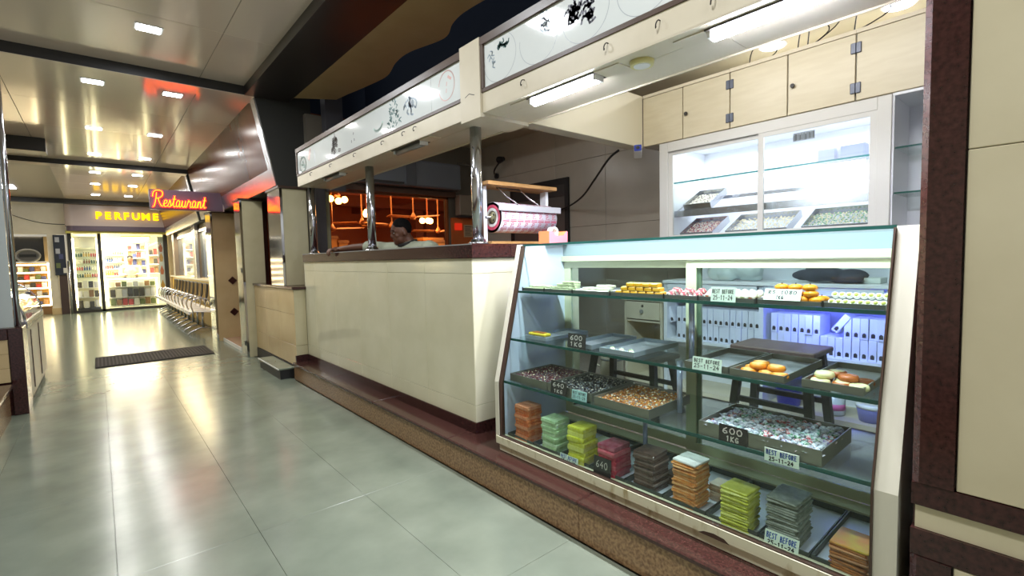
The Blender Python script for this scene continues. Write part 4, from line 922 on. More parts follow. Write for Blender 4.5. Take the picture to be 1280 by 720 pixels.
dr = obj('drawer', CB(3.535, 2.268, .745, 3.56, 2.597, .895, .003), CREAMP, sd); obj('lock', MB().lathe([(.010,-.004),(.012,0)], (3.535, 2.43, .86), 10, 'x'), BLACK, dr); obj('handle', MB().lathe([(.017,-.02),(.018,-.01),(.007,-.006),(.007,0)], (3.535, 2.43, .815), 10, 'x'), GRAY, dr, True)
jg = thing('white_jug', 'white jug with a handle on the stall floor left of the drawer unit', 'jug', (3.2, 2.5, .19))
obj('body', MB().lathe([(.085,0),(.095,.02),(.095,.26),(.085,.34),(.06,.37),(.055,.40)], (3.2,2.5,.19), 18), CREAMP, jg, True); obj('band', MB().lathe([(.0965,.25),(.0965,.265)], (3.2,2.5,.19), 18), GRAY, jg, True)
obj('handle', MB().tube(smooth_pts([(3.14,2.57,.52),(3.12,2.63,.50),(3.12,2.63,.42),(3.14,2.58,.38)], 4), .010, 6), CREAMP, jg, True); obj('cap', MB().lathe([(.05,.40),(.05,.43)], (3.2,2.5,.19), 14), DARKG, jg)
def stool(label, x, y, z, wx, wy, seatm, spread=.05):
    t = thing('wooden_stool', label, 'stool', (x, y, .178), None)
    h = z-.178
    obj('seat', CB(-wx/2, -wy/2, h-.03, wx/2, wy/2, h, .006), seatm, t, local=True)
    for sx in (-1, 1):
        for sy in (-1, 1):
            a, b = sx*(wx/2-.04), sy*(wy/2-.05); c_, d = sx*(wx/2-.04+spread), sy*(wy/2-.05+spread); q = .02
            obj('leg', MB().hexa([(c_-q,d-q,0),(c_+q,d-q,0),(c_+q,d+q,0),(c_-q,d+q,0),(a-q,b-q,h-.031),(a+q,b-q,h-.031),(a+q,b+q,h-.031),(a-q,b+q,h-.031)]), DARKG, t, local=True)
    for sx in (-1, 1): obj('stretcher', B(sx*(wx/2-.04+spread*.5)-.012, -wy/2+.04, h*.45, sx*(wx/2-.04+spread*.5)+.012, wy/2-.04, h*.45+.03), DARKG, t, local=True)
    return t
stool('dark legged stool with a brown board seat behind the orange sweets', 2.92, 1.09, .77, .30, .44, pm('seat_brown_mat', '#5f4a44', .5))
stool('dark wooden stool behind the middle trays in the stall aisle', 2.92, 2.1, .60, .30, .60, DARKG)
jr = thing('plastic_jar', 'white translucent jar with a pink label on the low shelf', 'jar', (3.62, 1.02, .231))
obj('body', MB().lathe([(.06,0),(.065,.01),(.065,.11),(.04,.135),(.035,.14)], (3.62,1.02,.231), 16), pm('jar_mat', '#cfd6d8', .25), jr, True); obj('lid', MB().lathe([(.040,.14),(.040,.165)], (3.62,1.02,.231), 16), WHITE, jr, True); obj('jar_label', MB().lathe([(.0655,.035),(.0655,.075)], (3.62,1.02,.231), 16), pm('pink_label_mat', '#d0679c', .5), jr, True)
tb = thing('plastic_tub', 'white lidded tub on the low shelf at the right', 'tub', (3.62, .82, .231))
obj('body', MB().lathe([(.065,0),(.08,.08),(.08,.085)], (3.62,.815,.231), 18), pm('tub_mat', '#8a8ccf', .3), tb, True); obj('lid', MB().lathe([(.083,.085),(.083,.105),(.07,.11)], (3.62,.815,.231), 18), WHITE, tb, True)
bk = thing('blue_bucket', 'blue plastic bucket on the low shelf behind the stool', 'bucket', (3.64, 1.30, .231))
obj('body', MB().lathe([(.07,0),(.09,.20),(.095,.20),(.095,.21)], (3.64,1.30,.231), 18), pm('bucket_mat', '#2a32c8', .35), bk, True); obj('rim', MB().lathe([(.097,.195),(.099,.205),(.097,.215)], (3.64,1.30,.231), 18), pm('rim_mat', '#4a52e0', .3), bk, True)

# ------------------------------------------------------------------ sweet display case
YR, YL = .358, 2.168
def fx(z): return 1.73 + max(0, z-.59)*.245
dc = thing('sweet_display_case', 'long glass sweet display case with slanting front and worn cream base', 'display case', (2.0, 1.26, .19))
def side(y0, y1, xb0, xb1, m, name):
    return obj(name, MB().prism([(1.715, .245), (xb0, .245), (xb1, 1.372), (fx(1.372)-.012, 1.372), (1.712, .59)], 'y', y0, y1), m, dc)
side(YL-.03, YL, 2.28, 2.28, CASEI, 'end_panel')
side(YR-.040, YR+.018, 2.28, 2.28, CASEW, 'end_panel')
obj('front_strip', MB().hexa([(1.702,YL-.03,.245),(1.716,YL-.03,.245),(1.716,YL+.002,.245),(1.702,YL+.002,.245),(1.702,YL-.03,.59),(1.716,YL-.03,.59),(1.716,YL+.002,.59),(1.702,YL+.002,.59)]), CASEW, dc)
obj('front_strip', MB().hexa([(1.702,YL-.03,.592),(1.716,YL-.03,.592),(1.716,YL+.002,.592),(1.702,YL+.002,.592),(fx(1.372)-.026,YL-.03,1.375),(fx(1.372)-.012,YL-.03,1.375),(fx(1.372)-.012,YL+.002,1.375),(fx(1.372)-.026,YL+.002,1.375)]), CASEW, dc)
def edge(y0, y1):
    obj('brown_trim', MB().hexa([(1.705,y0,.28),(1.735,y0,.28),(1.735,y1,.28),(1.705,y1,.28),(1.705,y0,.59),(1.735,y0,.59),(1.735,y1,.59),(1.705,y1,.59)]).hexa([(1.705,y0,.59),(1.735,y0,.59),(1.735,y1,.59),(1.705,y1,.59),(fx(1.365)-.022,y0,1.368),(fx(1.365)+.006,y0,1.368),(fx(1.365)+.006,y1,1.368),(fx(1.365)-.022,y1,1.368)]), BRNALU, dc)
edge(YL-.042, YL-.0305); edge(YR+.0185, YR+.024)
G0, G1 = YR+.027, YL-.043
def pane(za, zb, x_a, x_b):
    return obj('front_glass', MB().hexa([(x_a-.004,G0,za),(x_a,G0,za),(x_a,G1,za),(x_a-.004,G1,za),(x_b-.004,G0,zb),(x_b,G0,zb),(x_b,G1,zb),(x_b-.004,G1,zb)]), GLASSF, dc)
pane(.282, .588, 1.728, 1.728); pane(.592, 1.362, 1.729, fx(1.362))
obj('top_glass', B(fx(1.37)-.004, YR+.019, 1.366, 2.29, YL-.031, 1.374), GLASSS, dc); obj('glass_edge', B(fx(1.37)-.010, YR+.019, 1.364, fx(1.37)-.0042, YL-.031, 1.376), GEDGE, dc)
obj('header_board', B(2.255, YR+.03, 1.302, 2.285, YL-.03, 1.366), pm('header_mat', '#93a2a8', .4), dc)
obj('header_rail', CB(2.235, YR+.03, 1.268, 2.285, YL-.03, 1.301, .002), GREENC, dc)
obj('base_rail', MB().cbox(1.698, YR-.039, .232, 1.75, YL, .28, .003), CREAMW, dc); obj('rail_lip', B(1.700, YR+.02, .2801, 1.724, YL-.03, .2835), BRNALU, dc)
obj('foot', MB().cbox(1.712, YR+.01, .1905, 2.26, YL-.015, .231, .003), CREAMW, dc); obj('chipped_patch', MB().prism([(-.06,.2325),(.06,.2325),(.045,.245),(.0,.252),(-.04,.247)], 'x', 1.6965, 1.699).__class__() if False else MB().prism([(.80,.2325),(.92,.2325),(.90,.244),(.86,.250),(.82,.246)], 'x', 1.6965, 1.6985), BRNALU, dc)
obj('deck', B(1.75, YR+.02, .232, 2.28, YL-.03, .268), CASEI, dc); obj('back_sill', B(2.16, YR+.03, .268, 2.24, YL-.03, .30), GREENC, dc)
for a, b, x in ((YR+.03, 1.285, 2.245), (1.215, YL-.03, 2.262)):
    s = obj('sliding_door', MB().box(x, a, .30, x+.015, a+.05, 1.266).box(x, b-.055, .30, x+.015, b, 1.266).box(x, a+.05, 1.229, x+.015, b-.055, 1.266).box(x, a+.05, .30, x+.015, b-.055, .345), GREENC, dc)
    obj('door_glass', B(x+.005, a+.05, .345, x+.009, b-.055, 1.229), glass('door_glass_mat_%d' % int(x*1000), '#dfeaea', 1.4), s)
SZ = (1.106, .835, .597)
for z in SZ:
    x = fx(z)+.006
    g = obj('glass_shelf', B(x, G0, z-.008, 2.225, G1, z), GLASSS, dc); obj('shelf_edge', B(x-.004, G0, z-.0115, x-.0002, G1, z+.0015), GEDGE, g)
ACR = pm('acrylic_rod_mat', '#b9bfdc', .08, .5)
for (x, y, z0, z1) in ((1.93, 1.135, .597, .827), (1.97, 1.10, .835, 1.098), (2.10, 1.43, .268, .589)):
    obj('support_rod', MB().cyl((x, y, z0), (x, y, z1), .012, n=12), ACR, dc, True)

# trays in the case and what lies on them
def ctray(label, x0, x1, y0, y1, z, h, **k): return tray('sweet_tray', label, x0, x1, y0, y1, z+.0006, h, None, 'sweet trays in the display case', **k)
yb = [2.115, 1.90, 1.70, 1.50, 1.30, 1.105, .915, .718, .552, .392]
bl_lab = ['orange', 'pale green', 'lime green', 'red', 'brown', 'white topped orange', 'yellow', 'gray green', 'yellow topped orange']
for k in range(9): ctray('shallow dark rimmed tray under the %s sheet stack on the case floor' % bl_lab[k], 1.745, 2.155, yb[k+1]+.002, yb[k]-.002, .268, .026, mat=pm('floor_tray_mat', '#4b504e', .35, .4) if k == 0 else MATS['floor_tray_mat'])
def alt_mat(m):
    k = m.name.replace('_mat', '_pale_mat')
    if k not in MATS:
        c = m.copy(); c.name = k; MATS[k] = c
        rp = [q for q in c.node_tree.nodes if q.type == 'VALTORGB'][0]; rp.color_ramp.elements[0].position = .15; rp.color_ramp.elements[1].position = .52
        rp.color_ramp.elements[1].color = tuple(min(1, v*.88+.06) for v in rp.color_ramp.elements[1].color[:3])+(1,)
    return MATS[k]
def sheets(name, label, group, cx, cy, wx, wy, z, h, n, m, topm=None, seed=0, jit=.0045, rz=0.0, soft=.35):
    rr_ = random.Random(seed); t = h/n; base = []
    for kk in range(3):
        # a thin packet with rounded rim and slightly wavy top
        mb = MB(); nx = 6; rz_ = random.Random(seed*7+kk)
        ring = [(-wx/2+.004,-wy/2),(wx/2-.004,-wy/2),(wx/2,-wy/2+.004),(wx/2,wy/2-.004),(wx/2-.004,wy/2),(-wx/2+.004,wy/2),(-wx/2,wy/2-.004),(-wx/2,-wy/2+.004)]
        lv = [(1-soft*.06, 0), (1, t*.3), (1+rz_.uniform(-.01,.012), t*.65), (1-soft*.05, t*.96)]
        vs_ = [(x*f+rz_.uniform(-.0008,.0008), y*f+rz_.uniform(-.0008,.0008), zz+(rz_.uniform(-.1,.1)*t if 0 < li < 3 else 0)) for li, (f, zz) in enumerate(lv) for x, y in ring]
        fs_ = [(l*8+i, l*8+(i+1)%8, (l+1)*8+(i+1)%8, (l+1)*8+i) for l in range(3) for i in range(8)]
        mb.add(vs_, fs_ + [tuple(range(7,-1,-1)), tuple(range(24,32))]); base.append(mb)
    meshes = {}
    for i in range(n):
        mt = topm if (topm and i == n-1) else (alt_mat(m) if (i*5+seed) % 3 == 0 else m)
        key = (i % 3, mt.name)
        loc = (cx+rr_.uniform(-jit, jit), cy+rr_.uniform(-jit, jit), z+i*t); rot = (rr_.uniform(-.012, .012), rr_.uniform(-.012, .012), rz+rr_.uniform(-.07, .07))
        if key not in meshes:
            o = obj(name, base[i % 3], mt, None, local=True, loc=loc); o.rotation_euler = rot; meshes[key] = o
        else: o = meshes[key].copy(); C.objects.link(o); o.location = loc; o.rotation_euler = rot
        if topm and i == n-1: tag(o, 'top sheet of the '+label, 'sweet')
        else: tag(o, 'sheet packet within the '+label, 'sweet', group)
def shm(n, a, b, r=.35): return pm('sheet_%s_mat' % n, a, r, 0, b, 60, 3, .35, .7, coat=.3)
SO, SPG, SYG, SRD, SBR, SOR, SYE, SGR = shm('orange', '#c4571f', '#d98450'), shm('palegreen', '#a0c58f', '#c2dab6'), shm('lime', '#c2c41e', '#d6da66'), shm('red', '#a31736', '#c04458'), shm('brown', '#3f2a22', '#6b5148'), shm('amber', '#c4742a', '#d9a05a'), shm('yellow', '#b4b822', '#cacd58'), shm('graygreen', '#5c6357', '#868d80')
Z0 = .2735
sheets('sheet_packet', 'orange stack at the left end of the case floor', 'orange sheet stack', 1.803, 1.998, .110, .110, Z0, .200, 11, SO, seed=1)
sheets('sheet_packet', 'pale green stack second from the left on the case floor', 'pale green sheet stack', 1.80, 1.78, .112, .104, Z0, .178, 10, SPG, seed=2)
sheets('sheet_packet', 'lime green stack third from the left on the case floor', 'lime sheet stack', 1.795, 1.59, .112, .102, Z0, .184, 8, SYG, seed=3, rz=.05)
sheets('sheet_packet', 'short pale lime stack behind the tall lime green one', 'short lime sheet stack', 1.91, 1.55, .085, .08, Z0, .09, 4, SYG, pm('sheet_palelime_mat', '#d3d6bd', .4), seed=4)
sheets('sheet_packet', 'red stack beside the slate card on the case floor', 'red sheet stack', 1.80, 1.40, .125, .100, Z0, .145, 7, SRD, pm('sheet_pink_mat', '#b0687a', .3, 0, '#93304a', 45), seed=5)
sheets('sheet_packet', 'dark brown stack in the middle of the case floor', 'dark brown sheet stack', 1.812, 1.205, .115, .105, Z0, .165, 17, SBR, seed=6)
sheets('sheet_packet', 'low brown pile behind the dark brown stack', 'low brown sheet pile', 1.92, 1.15, .07, .07, Z0, .05, 6, SBR, seed=7)
sheets('sheet_packet', 'amber stack with a white top on the case floor', 'amber sheet stack', 1.803, 1.012, .110, .104, Z0, .19, 24, SOR, pm('sheet_whitetop_mat', '#d4d0cc', .4), seed=8)
sheets('sheet_packet', 'low pale orange pile behind the white topped amber stack', 'low amber sheet pile', 1.93, .95, .08, .06, Z0, .07, 7, shm('paleorange', '#c99a78', '#dcc4ae'), seed=9)
sheets('sheet_packet', 'tall yellow stack right of the amber one on the case floor', 'yellow sheet stack', 1.79, .805, .105, .105, Z0, .15, 15, SYE, seed=10, soft=1.2)
sheets('sheet_packet', 'gray green stack near the right end of the case floor', 'gray green sheet stack', 1.828, .648, .14, .102, Z0, .165, 19, SGR, seed=11, soft=1.0)
sheets('sheet_packet', 'yellow topped orange stack at the right end of the case floor', 'right end orange sheet stack', 1.805, .445, .125, .104, Z0, .095, 12, shm('rust', '#8f4a1e', '#b8783a'), pm('sheet_ytop_mat', '#b59a35', .3, 0, '#c07a40', 20), seed=12)

# shelf three: loose sweets and the big candy tray
z = SZ[2]
t1 = ctray('deep tray of reddish brown sweets at the left of the lowest glass shelf', 1.765, 2.10, 1.805, 2.105, z, .042)
t2 = ctray('deep tray of near black sweets with white flecks on the lowest glass shelf', 1.765, 2.10, 1.502, 1.80, z, .042)
t3 = ctray('deep tray of amber sweets in the middle of the lowest glass shelf', 1.745, 2.08, 1.17, 1.47, z, .042)
for t, lb_, ms, sd_ in ((t1, 'heap of reddish brown sweets in the left tray of the lowest glass shelf', (pm('date_mat', '#5a2a30', .35), SWP), 31), (t2, 'heap of near black sweets with white flecks in the second tray', (pm('fig_mat', '#1e1a1c', .3), SWW), 41), (t3, 'heap of amber sweets in the third tray of the lowest glass shelf', (pm('amber_mat', '#a8661f', .35), pm('amber_light_mat', '#d9b26a', .4), SWW), 51)):
    SC.view_layers[0].update()
    for k, m in enumerate(ms):
        n = 24 if k == 0 else 12 if k < len(ms)-1 else 9
        ob = obj('loose_sweets' if k == 0 else 'pieces', bits(n, n, .322, .286, .026+.005*k, .0095 if k == 0 else .006, sd_+k, .006), m, None if k == 0 else o0, local=True)
        ob['kind'] = 'stuff'
        if k == 0: o0 = ob; o0.location = Vector(t.location)+Vector((.0065,.0065,0)); tag(o0, lb_, 'sweets')
tb_ = ctray('big deep tray of wrapped candies at the right of the lowest glass shelf', 1.745, 2.06, .523, .945, z, .055)
obj('fill', B(.006, .006, .004, .309, .416, .026), pm('wrap_mat', '#c9cdd4', .3), tb_, local=True)
CM = [pm('candy_%s_mat' % n, c, .22, 0, c2, 160, 2, .4, .6) for n, c, c2 in (('silver', '#e4e6ee', '#aeb6c8'), ('green', '#dfe6e2', '#3c8257'), ('red', '#e9dfe2', '#b23a48'), ('violet', '#e0dcea', '#8c7fb4'), ('mint', '#cfe0da', '#6aa79a'))]
cb = []; rr = random.Random(9)
def candy_mesh():
    mb = MB().ell((0,0,0), (.009,.015,.0075), 8, 5)
    for s in (-1, 1): mb.add([(0,s*.014,0),(-.008,s*.026,.002),(.008,s*.026,-.001),(0,s*.027,.004)], [(0,1,3),(0,3,2)])
    return mb
for i in range(14):
    for j in range(19):
        k = rr.choices(range(5), (10, 2, 2, 1, 1))[0]
        loc = (1.756+(i+.5+rr.uniform(-.3,.3))*.021, .536+(j+.5+rr.uniform(-.3,.3))*.0208, z+.036+rr.uniform(0, .010)); rot = (rr.uniform(-.3,.3), rr.uniform(-.3,.3), rr.uniform(0, PI))
        c = next((q for q in cb if q[0] == k), None)
        if c is None: o = obj('wrapped_candy', candy_mesh(), CM[k], None, True, local=True); cb.append((k, o))
        else: o = c[1].copy(); C.objects.link(o)
        o.location = loc; o.rotation_euler = rot; tag(o, '%s wrapped candy heaped in the big deep tray' % ('silver', 'green flecked', 'red flecked', 'violet flecked', 'mint flecked')[k], 'candy', ('silver', 'green', 'red', 'violet', 'mint')[k]+' wrapped candies in the big tray')

# shelf two
z = SZ[1]
ctray('narrow tray holding one yellow block at the left of the middle shelf', 1.855, 2.21, 1.90, 2.07, z, .018, mat=TRAYB)
ctray('empty pale tray behind the 600 slate card on the middle shelf', 1.84, 2.215, 1.56, 1.725, z, .022, mat=TRAYB)
ctray('pale tray with a few crumbs of sweets on the middle shelf', 1.825, 2.20, 1.30, 1.50, z, .022, mat=TRAYB)
ctray('empty tray behind the date card on the right half of the middle shelf', 1.815, 2.20, .865, 1.045, z, .026)
ctray('tray of orange patties on the middle shelf', 1.81, 2.20, .662, .855, z, .026)
ctray('tray of cream and brown patties at the right end of the middle shelf', 1.82, 2.20, .432, .61, z, .026)
yk = thing('yellow_sweet_block', 'single yellow sweet block with a brown filling on the middle shelf', 'sweet', (1.88, 1.98, z+.019))
obj('block', MB().cbox(1.865, 1.915, z+.0195, 1.915, 2.055, z+.036, .005), pm('yb_mat', '#c9b42c', .4), yk); obj('filling', MB().cbox(1.872, 1.94, z+.0355, 1.908, 2.03, z+.040, .003), pm('yb2_mat', '#9a5a22', .4), yk)
rr = random.Random(12)
GB = pm('barfi_green_mat', '#b9c596', .55, 0, '#cdd5b2', 50); WBF = pm('barfi_white_mat', '#dfe0cf', .55, 0, '#ccd0b8', 40)
for k in range(9): tag(obj('sweet_crumb', MB().cbox(1.84+.02*(k % 3), 1.32+.018*k, z+.006, 1.862+.02*(k % 3), 1.338+.018*k, z+.019, .004), WBF if k % 2 else GB), 'pale sweet piece at the front of the crumb tray', 'sweet', 'pale pieces in the crumb tray')
PAT = [MB().lathe([(.0,.0),(.022,.0),(.030,.006),(.031,.012),(.027,.021),(.014,.023),(.008,.020),(.0,.019)], (0,0,0), 16) for _ in range(1)][0]
def patty(x, y, zz, m, lab, grp, dome=None, tilt=(0,0,0)):
    t = thing('round_patty', lab, 'sweet', (x, y, zz), grp); t.rotation_euler = tilt
    obj('body', PAT, m, t, True, local=True)
    if dome: obj('topping', MB().lathe([(.0,.0245),(.012,.024),(.020,.0225),(.024,.021)], (0,0,0), 14), dome, t, True, local=True)
    return t
PO = pm('patty_orange_mat', '#d98a1e', .4, 0, '#c67616', 30); POT = pm('patty_glaze_mat', '#e6b262', .3); PC = pm('patty_cream_mat', '#d7d2a0', .45); PB = pm('patty_brown_mat', '#a3571f', .4)
for k, (x, y, q) in enumerate(((1.85,.80,0),(1.85,.735,0),(1.845,.69,0),(1.91,.81,0),(1.91,.745,0),(1.87,.775,1),(1.87,.71,1),(1.91,.78,1),(1.97,.77,0))):
    patty(x, y, z+.006+.021*q, PO, 'glazed orange patty heaped at the front of its tray', 'orange patties', POT)
for k, (x, y, q, m) in enumerate(((1.86,.565,0,PC),(1.86,.50,0,PB),(1.86,.455,0,PC),(1.92,.575,0,PB),(1.92,.51,0,PC),(1.885,.56,1,PC),(1.885,.49,1,PB),(1.93,.535,1,PB),(1.945,.46,0,PB))):
    patty(x, y, z+.006+.021*q, m, 'cream coloured patty in the right end tray' if m is PC else 'brown fried patty in the right end tray', 'cream patties' if m is PC else 'brown patties', PC if m is PB and k % 2 else None)

# shelf one
z = SZ[0]
for k, (a, b) in enumerate(((1.94, 2.115), (1.73, 1.935), (1.50, 1.725), (1.19, 1.48), (1.03, 1.185), (.80, 1.025), (.575, .79), (.395, .57))):
    tt = ctray(['tray of pale green slabs at the left end of the top shelf', 'tray of green slabs second from left on the top shelf', 'tray of whitish slabs third from left on the top shelf', 'tray of yellow blocks on the top shelf', 'tray of pink wrapped sweets on the top shelf', 'tray of white and green rolls behind the top date card', 'tray of ribbed orange sweets on the top shelf', 'tray of round white and green sweets at the right end of the top shelf'][k], 1.885, 2.17, a, b, z, .016, mat=pm('top_tray_mat', '#6a6f6a', .35, .5) if k == 0 else MATS['top_tray_mat'])
    obj('divider_pin', B(1.880, b-.004, z+.001, 1.884, b+.001, z+.022), BLACK, tt)
def slab(x, y, zz, m, lab, grp, l=.05, w_=.045, h=.012):
    o = obj('sweet_slab', MB().cbox(-l/2, -w_/2, 0, l/2, w_/2, h, .002), m, None, local=True, loc=(x, y, zz)); o.rotation_euler = (rr.uniform(-.05,.05), rr.uniform(-.04,.08), rr.uniform(-.2,.2)); return tag(o, lab, 'sweet', grp)
for r in range(2):
    for k in range(4): slab(1.925+.055*r, 1.965+.043*k, z+.007, GB, 'pale green slab lying flat in the left tray of the top shelf', 'pale green slabs')
for k in range(3): slab(1.95, 1.98+.05*k, z+.021, WBF, 'whitish slab on top in the left tray of the top shelf', 'whitish slabs on top')
for L, n in ((0, 4), (1, 4), (2, 3), (3, 2)):
    for k in range(n): slab(1.94, 1.76+.043*k, z+.007+.0135*L, GB, 'green slab in the tallest slab pile on the top shelf', 'green slab pile')
for L, n in ((0, 5), (1, 4), (2, 2)):
    for k in range(n): slab(1.925+.01*L, 1.53+.042*k, z+.007+.0135*L, WBF, 'whitish slab in the third tray of the top shelf', 'whitish slab pile')
YB = pm('yellow_block_mat', '#d9a520', .4, 0, '#c98f16', 40); YT = pm('yellow_top_mat', '#ecd98a', .4)
for L, n in ((0, 6), (1, 5), (2, 4)):
    for k in range(n):
        t = thing('yellow_block_sweet', 'yellow sweet block with a pale top in the stepped pile', 'sweet', (1.925, 1.225+.044*k+.012*L, z+.007+.019*L), 'yellow blocks on the top shelf')
        obj('block', MB().cbox(-.02, -.019, 0, .02, .019, .0155, .002), YB, t, local=True); obj('pale_top', MB().cbox(-.018, -.017, .0156, .018, .017, .0185, .001), YT, t, local=True)
PK = pm('pink_sweet_mat', '#cf5f6b', .35, 0, '#efe6d4', 70, 3, .45, .6)
for k in range(10):
    tag(obj('pink_twist', MB().lathe([(.004,-.02),(.013,-.012),(.015,0),(.013,.012),(.004,.02)], (0,0,0), 8, 'y'), PK, None, False, local=True, loc=(1.92+.035*(k//5), 1.045+.03*(k % 5), z+.02+.012*(k % 2))), 'pink and white wrapped sweet on the top shelf', 'sweet', 'pink sweets on the top shelf')
RW = pm('roll_white_mat', '#e4e2cf', .45); RG = pm('roll_green_mat', '#a9b055', .45); RO = pm('roll_orange_mat', '#cf6b2e', .45)
for k in range(14):
    t = thing('sweet_roll', 'white roll with a green and orange end behind the top date card', 'sweet', (1.92+.05*(k//7), .82+.029*(k % 7), z+.022), 'white rolls on the top shelf'); t.rotation_euler = (0, -.5, 0)
    obj('roll', MB().lathe([(.0135,0),(.0135,.045)], (-.02,0,0), 10, 'x'), RW, t, True, local=True); obj('filling', MB().lathe([(.009,-.001),(.0095,.001)], (-.02,0,0), 8, 'x'), RO if k % 3 == 0 else RG, t, local=True)
def pumpkin(x, y, zz):
    t = thing('ribbed_sweet', 'ribbed orange sweet shaped like a small pumpkin', 'sweet', (x, y, zz), 'ribbed orange sweets')
    mb = MB(); n = 18; vs_ = []
    for i in range(1, 7):
        th_ = PI*i/7
        for k in range(n):
            q = .0235*(1+.09*math.cos(6*2*PI*k/n)); vs_.append((q*math.sin(th_)*math.cos(2*PI*k/n), q*math.sin(th_)*math.sin(2*PI*k/n), .0135+.0135*math.cos(th_)))
    fs_ = [(i*n+k, (i+1)*n+k, (i+1)*n+(k+1)%n, i*n+(k+1)%n) for i in range(5) for k in range(n)]+[tuple(range(n)), tuple(range(5*n, 6*n))]
    mb.add(vs_, fs_); obj('body', mb, MATS['pumpkin_mat'] if 'pumpkin_mat' in MATS else pm('pumpkin_mat', '#e09a12', .4, 0, '#d07f0c', 20), t, True, local=True); obj('stem', MB().cyl((0,0,.024),(0,0,.031),.002,n=6), DARKG, t, local=True)
for L, n, o_ in ((0, 4, 0), (1, 3, .02), (2, 3, .025)):
    for k in range(n):
        for c in range(2 if L == 0 else 1): pumpkin(1.925+.05*c+.005*L, .60+.047*k+o_, z+.006+.021*L)
CW = pm('cup_white_mat', '#e6e6dc', .4); CG = pm('cup_green_mat', '#b5bd5a', .45)
for r in range(2):
    for k in range(8):
        t = thing('round_filled_sweet', 'round white sweet with a yellow green centre', 'sweet', (1.912+.036*r, .405+.0208*k, z+.018+.022*r), 'round filled sweets'); t.rotation_euler = (0, -1.0, 0)
        obj('shell', MB().lathe([(.004,-.012),(.010,-.008),(.0115,0),(.009,.006)], (0,0,0), 12), CW, t, True, local=True); obj('centre', MB().ell((0,0,.003), (.008,.008,.007), 10, 6), CG, t, True, local=True)

# hand lettered cards
def card(label, y0, y1, z0, h, x, lean, m, lines, ink, wd, name='price_card'):
    t = thing(name, label, 'card', (x, (y0+y1)/2, z0)); w_ = y1-y0
    O = Vector((0, w_/2, 0)); U = Vector((0, -1, 0)); V = Vector((math.sin(lean), 0, math.cos(lean)))
    n = Vector((math.cos(lean), 0, -math.sin(lean)))*.0025
    p = [O, O+U*w_, O+U*w_+V*h, O+V*h]
    obj('board', MB().hexa([p[0], p[1], p[1]+n, p[0]+n, p[3], p[2], p[2]+n, p[3]+n]), m, t, local=True)
    mbs = {}
    for txt, u0, v0, hh, ik in lines:
        mb = mbs.setdefault(ik.name, MB()); writing(mb, txt, O+U*(u0*w_)+V*(v0*h), U, V, hh*h, wd, (1-2*u0)*w_ if u0 < .3 else None)
    for k_, mb in mbs.items(): obj('writing', mb, bpy.data.materials[k_], t, local=True)
    return t
card('pale BEST BEFORE date card on the top shelf', .865, .965, SZ[0]+.0005, .058, 1.874, .1, CARDW, [('BEST BEFORE', .06, .58, .26, INKK), ('25-11-24', .10, .14, .30, INKK)], INKK, .0022, 'date_card')
card('white RS 1080 price card in front of the ribbed orange sweets', .64, .765, SZ[0]+.017, .045, 1.882, .5, CARDW, [('RS 1080', .1, .55, .30, INKK), ('1KG', .34, .1, .30, INKK)], INKK, .003)
card('black slate card chalked 600 on the middle shelf', 1.585, 1.705, SZ[1]+.0005, .072, 1.818, .12, SLATE, [('600', .14, .55, .32, CHALK), ('1KG', .14, .12, .28, CHALK)], CHALK, .0035)
card('pale date card in front of the empty tray on the middle shelf', .885, 1.005, SZ[1]+.0005, .052, 1.803, .12, CARDW, [('BEST BEFORE', .05, .60, .25, INKK), ('25-11-24', .06, .18, .30, INKK)], INKK, .0024, 'date_card')
card('black slate card chalked 640 on the lowest glass shelf', 1.655, 1.765, SZ[2]+.0005, .066, 1.750, .12, SLATE, [('640', .12, .55, .32, CHALK), ('1KG', .2, .12, .24, CHALK)], CHALK, .0032)
card('small bluish date card by the near black sweets', 1.52, 1.615, SZ[2]+.0005, .046, 1.748, .1, pm('date_blue_mat', '#a9d3d2', .5), [('BEST BEFORE', .06, .6, .25, INKK), ('25-11-24', .06, .15, .3, INKK)], INKK, .002, 'date_card')
card('black slate card chalked 600 in front of the wrapped candies', .757, .862, SZ[2]+.001, .064, 1.7385, .06, SLATE, [('600', .12, .52, .34, CHALK), ('1KG', .26, .10, .28, CHALK)], CHALK, .0036)
card('pale BEST BEFORE card hanging at the shelf edge under the wrapped candies', .585, .695, SZ[2]-.022, .046, 1.7335, .0, CARDW, [('BEST BEFORE', .05, .54, .34, INKB), ('25-11-24', .14, .10, .28, INKK)], INKB, .003, 'date_card')
card('pale BEST BEFORE card leaning on the lime green stack', 1.565, 1.685, Z0+.0005, .034, 1.727, .2, CARDW, [('BEST BEFORE', .05, .5, .40, INKB), ('25-11-24', .1, .06, .3, INKK)], INKB, .0026, 'date_card')
card('black slate card leaning on the red stack', 1.365, 1.465, Z0+.0005, .088, 1.728, .08, SLATE, [('640', .14, .42, .36, CHALK)], CHALK, .003)
card('pale BEST BEFORE card leaning on the gray green stack', .585, .695, Z0+.0005, .050, 1.735, .28, CARDW, [('BEST BEFORE', .05, .48, .36, INKB), ('25-11-24', .1, .08, .28, INKK)], INKB, .003, 'date_card')

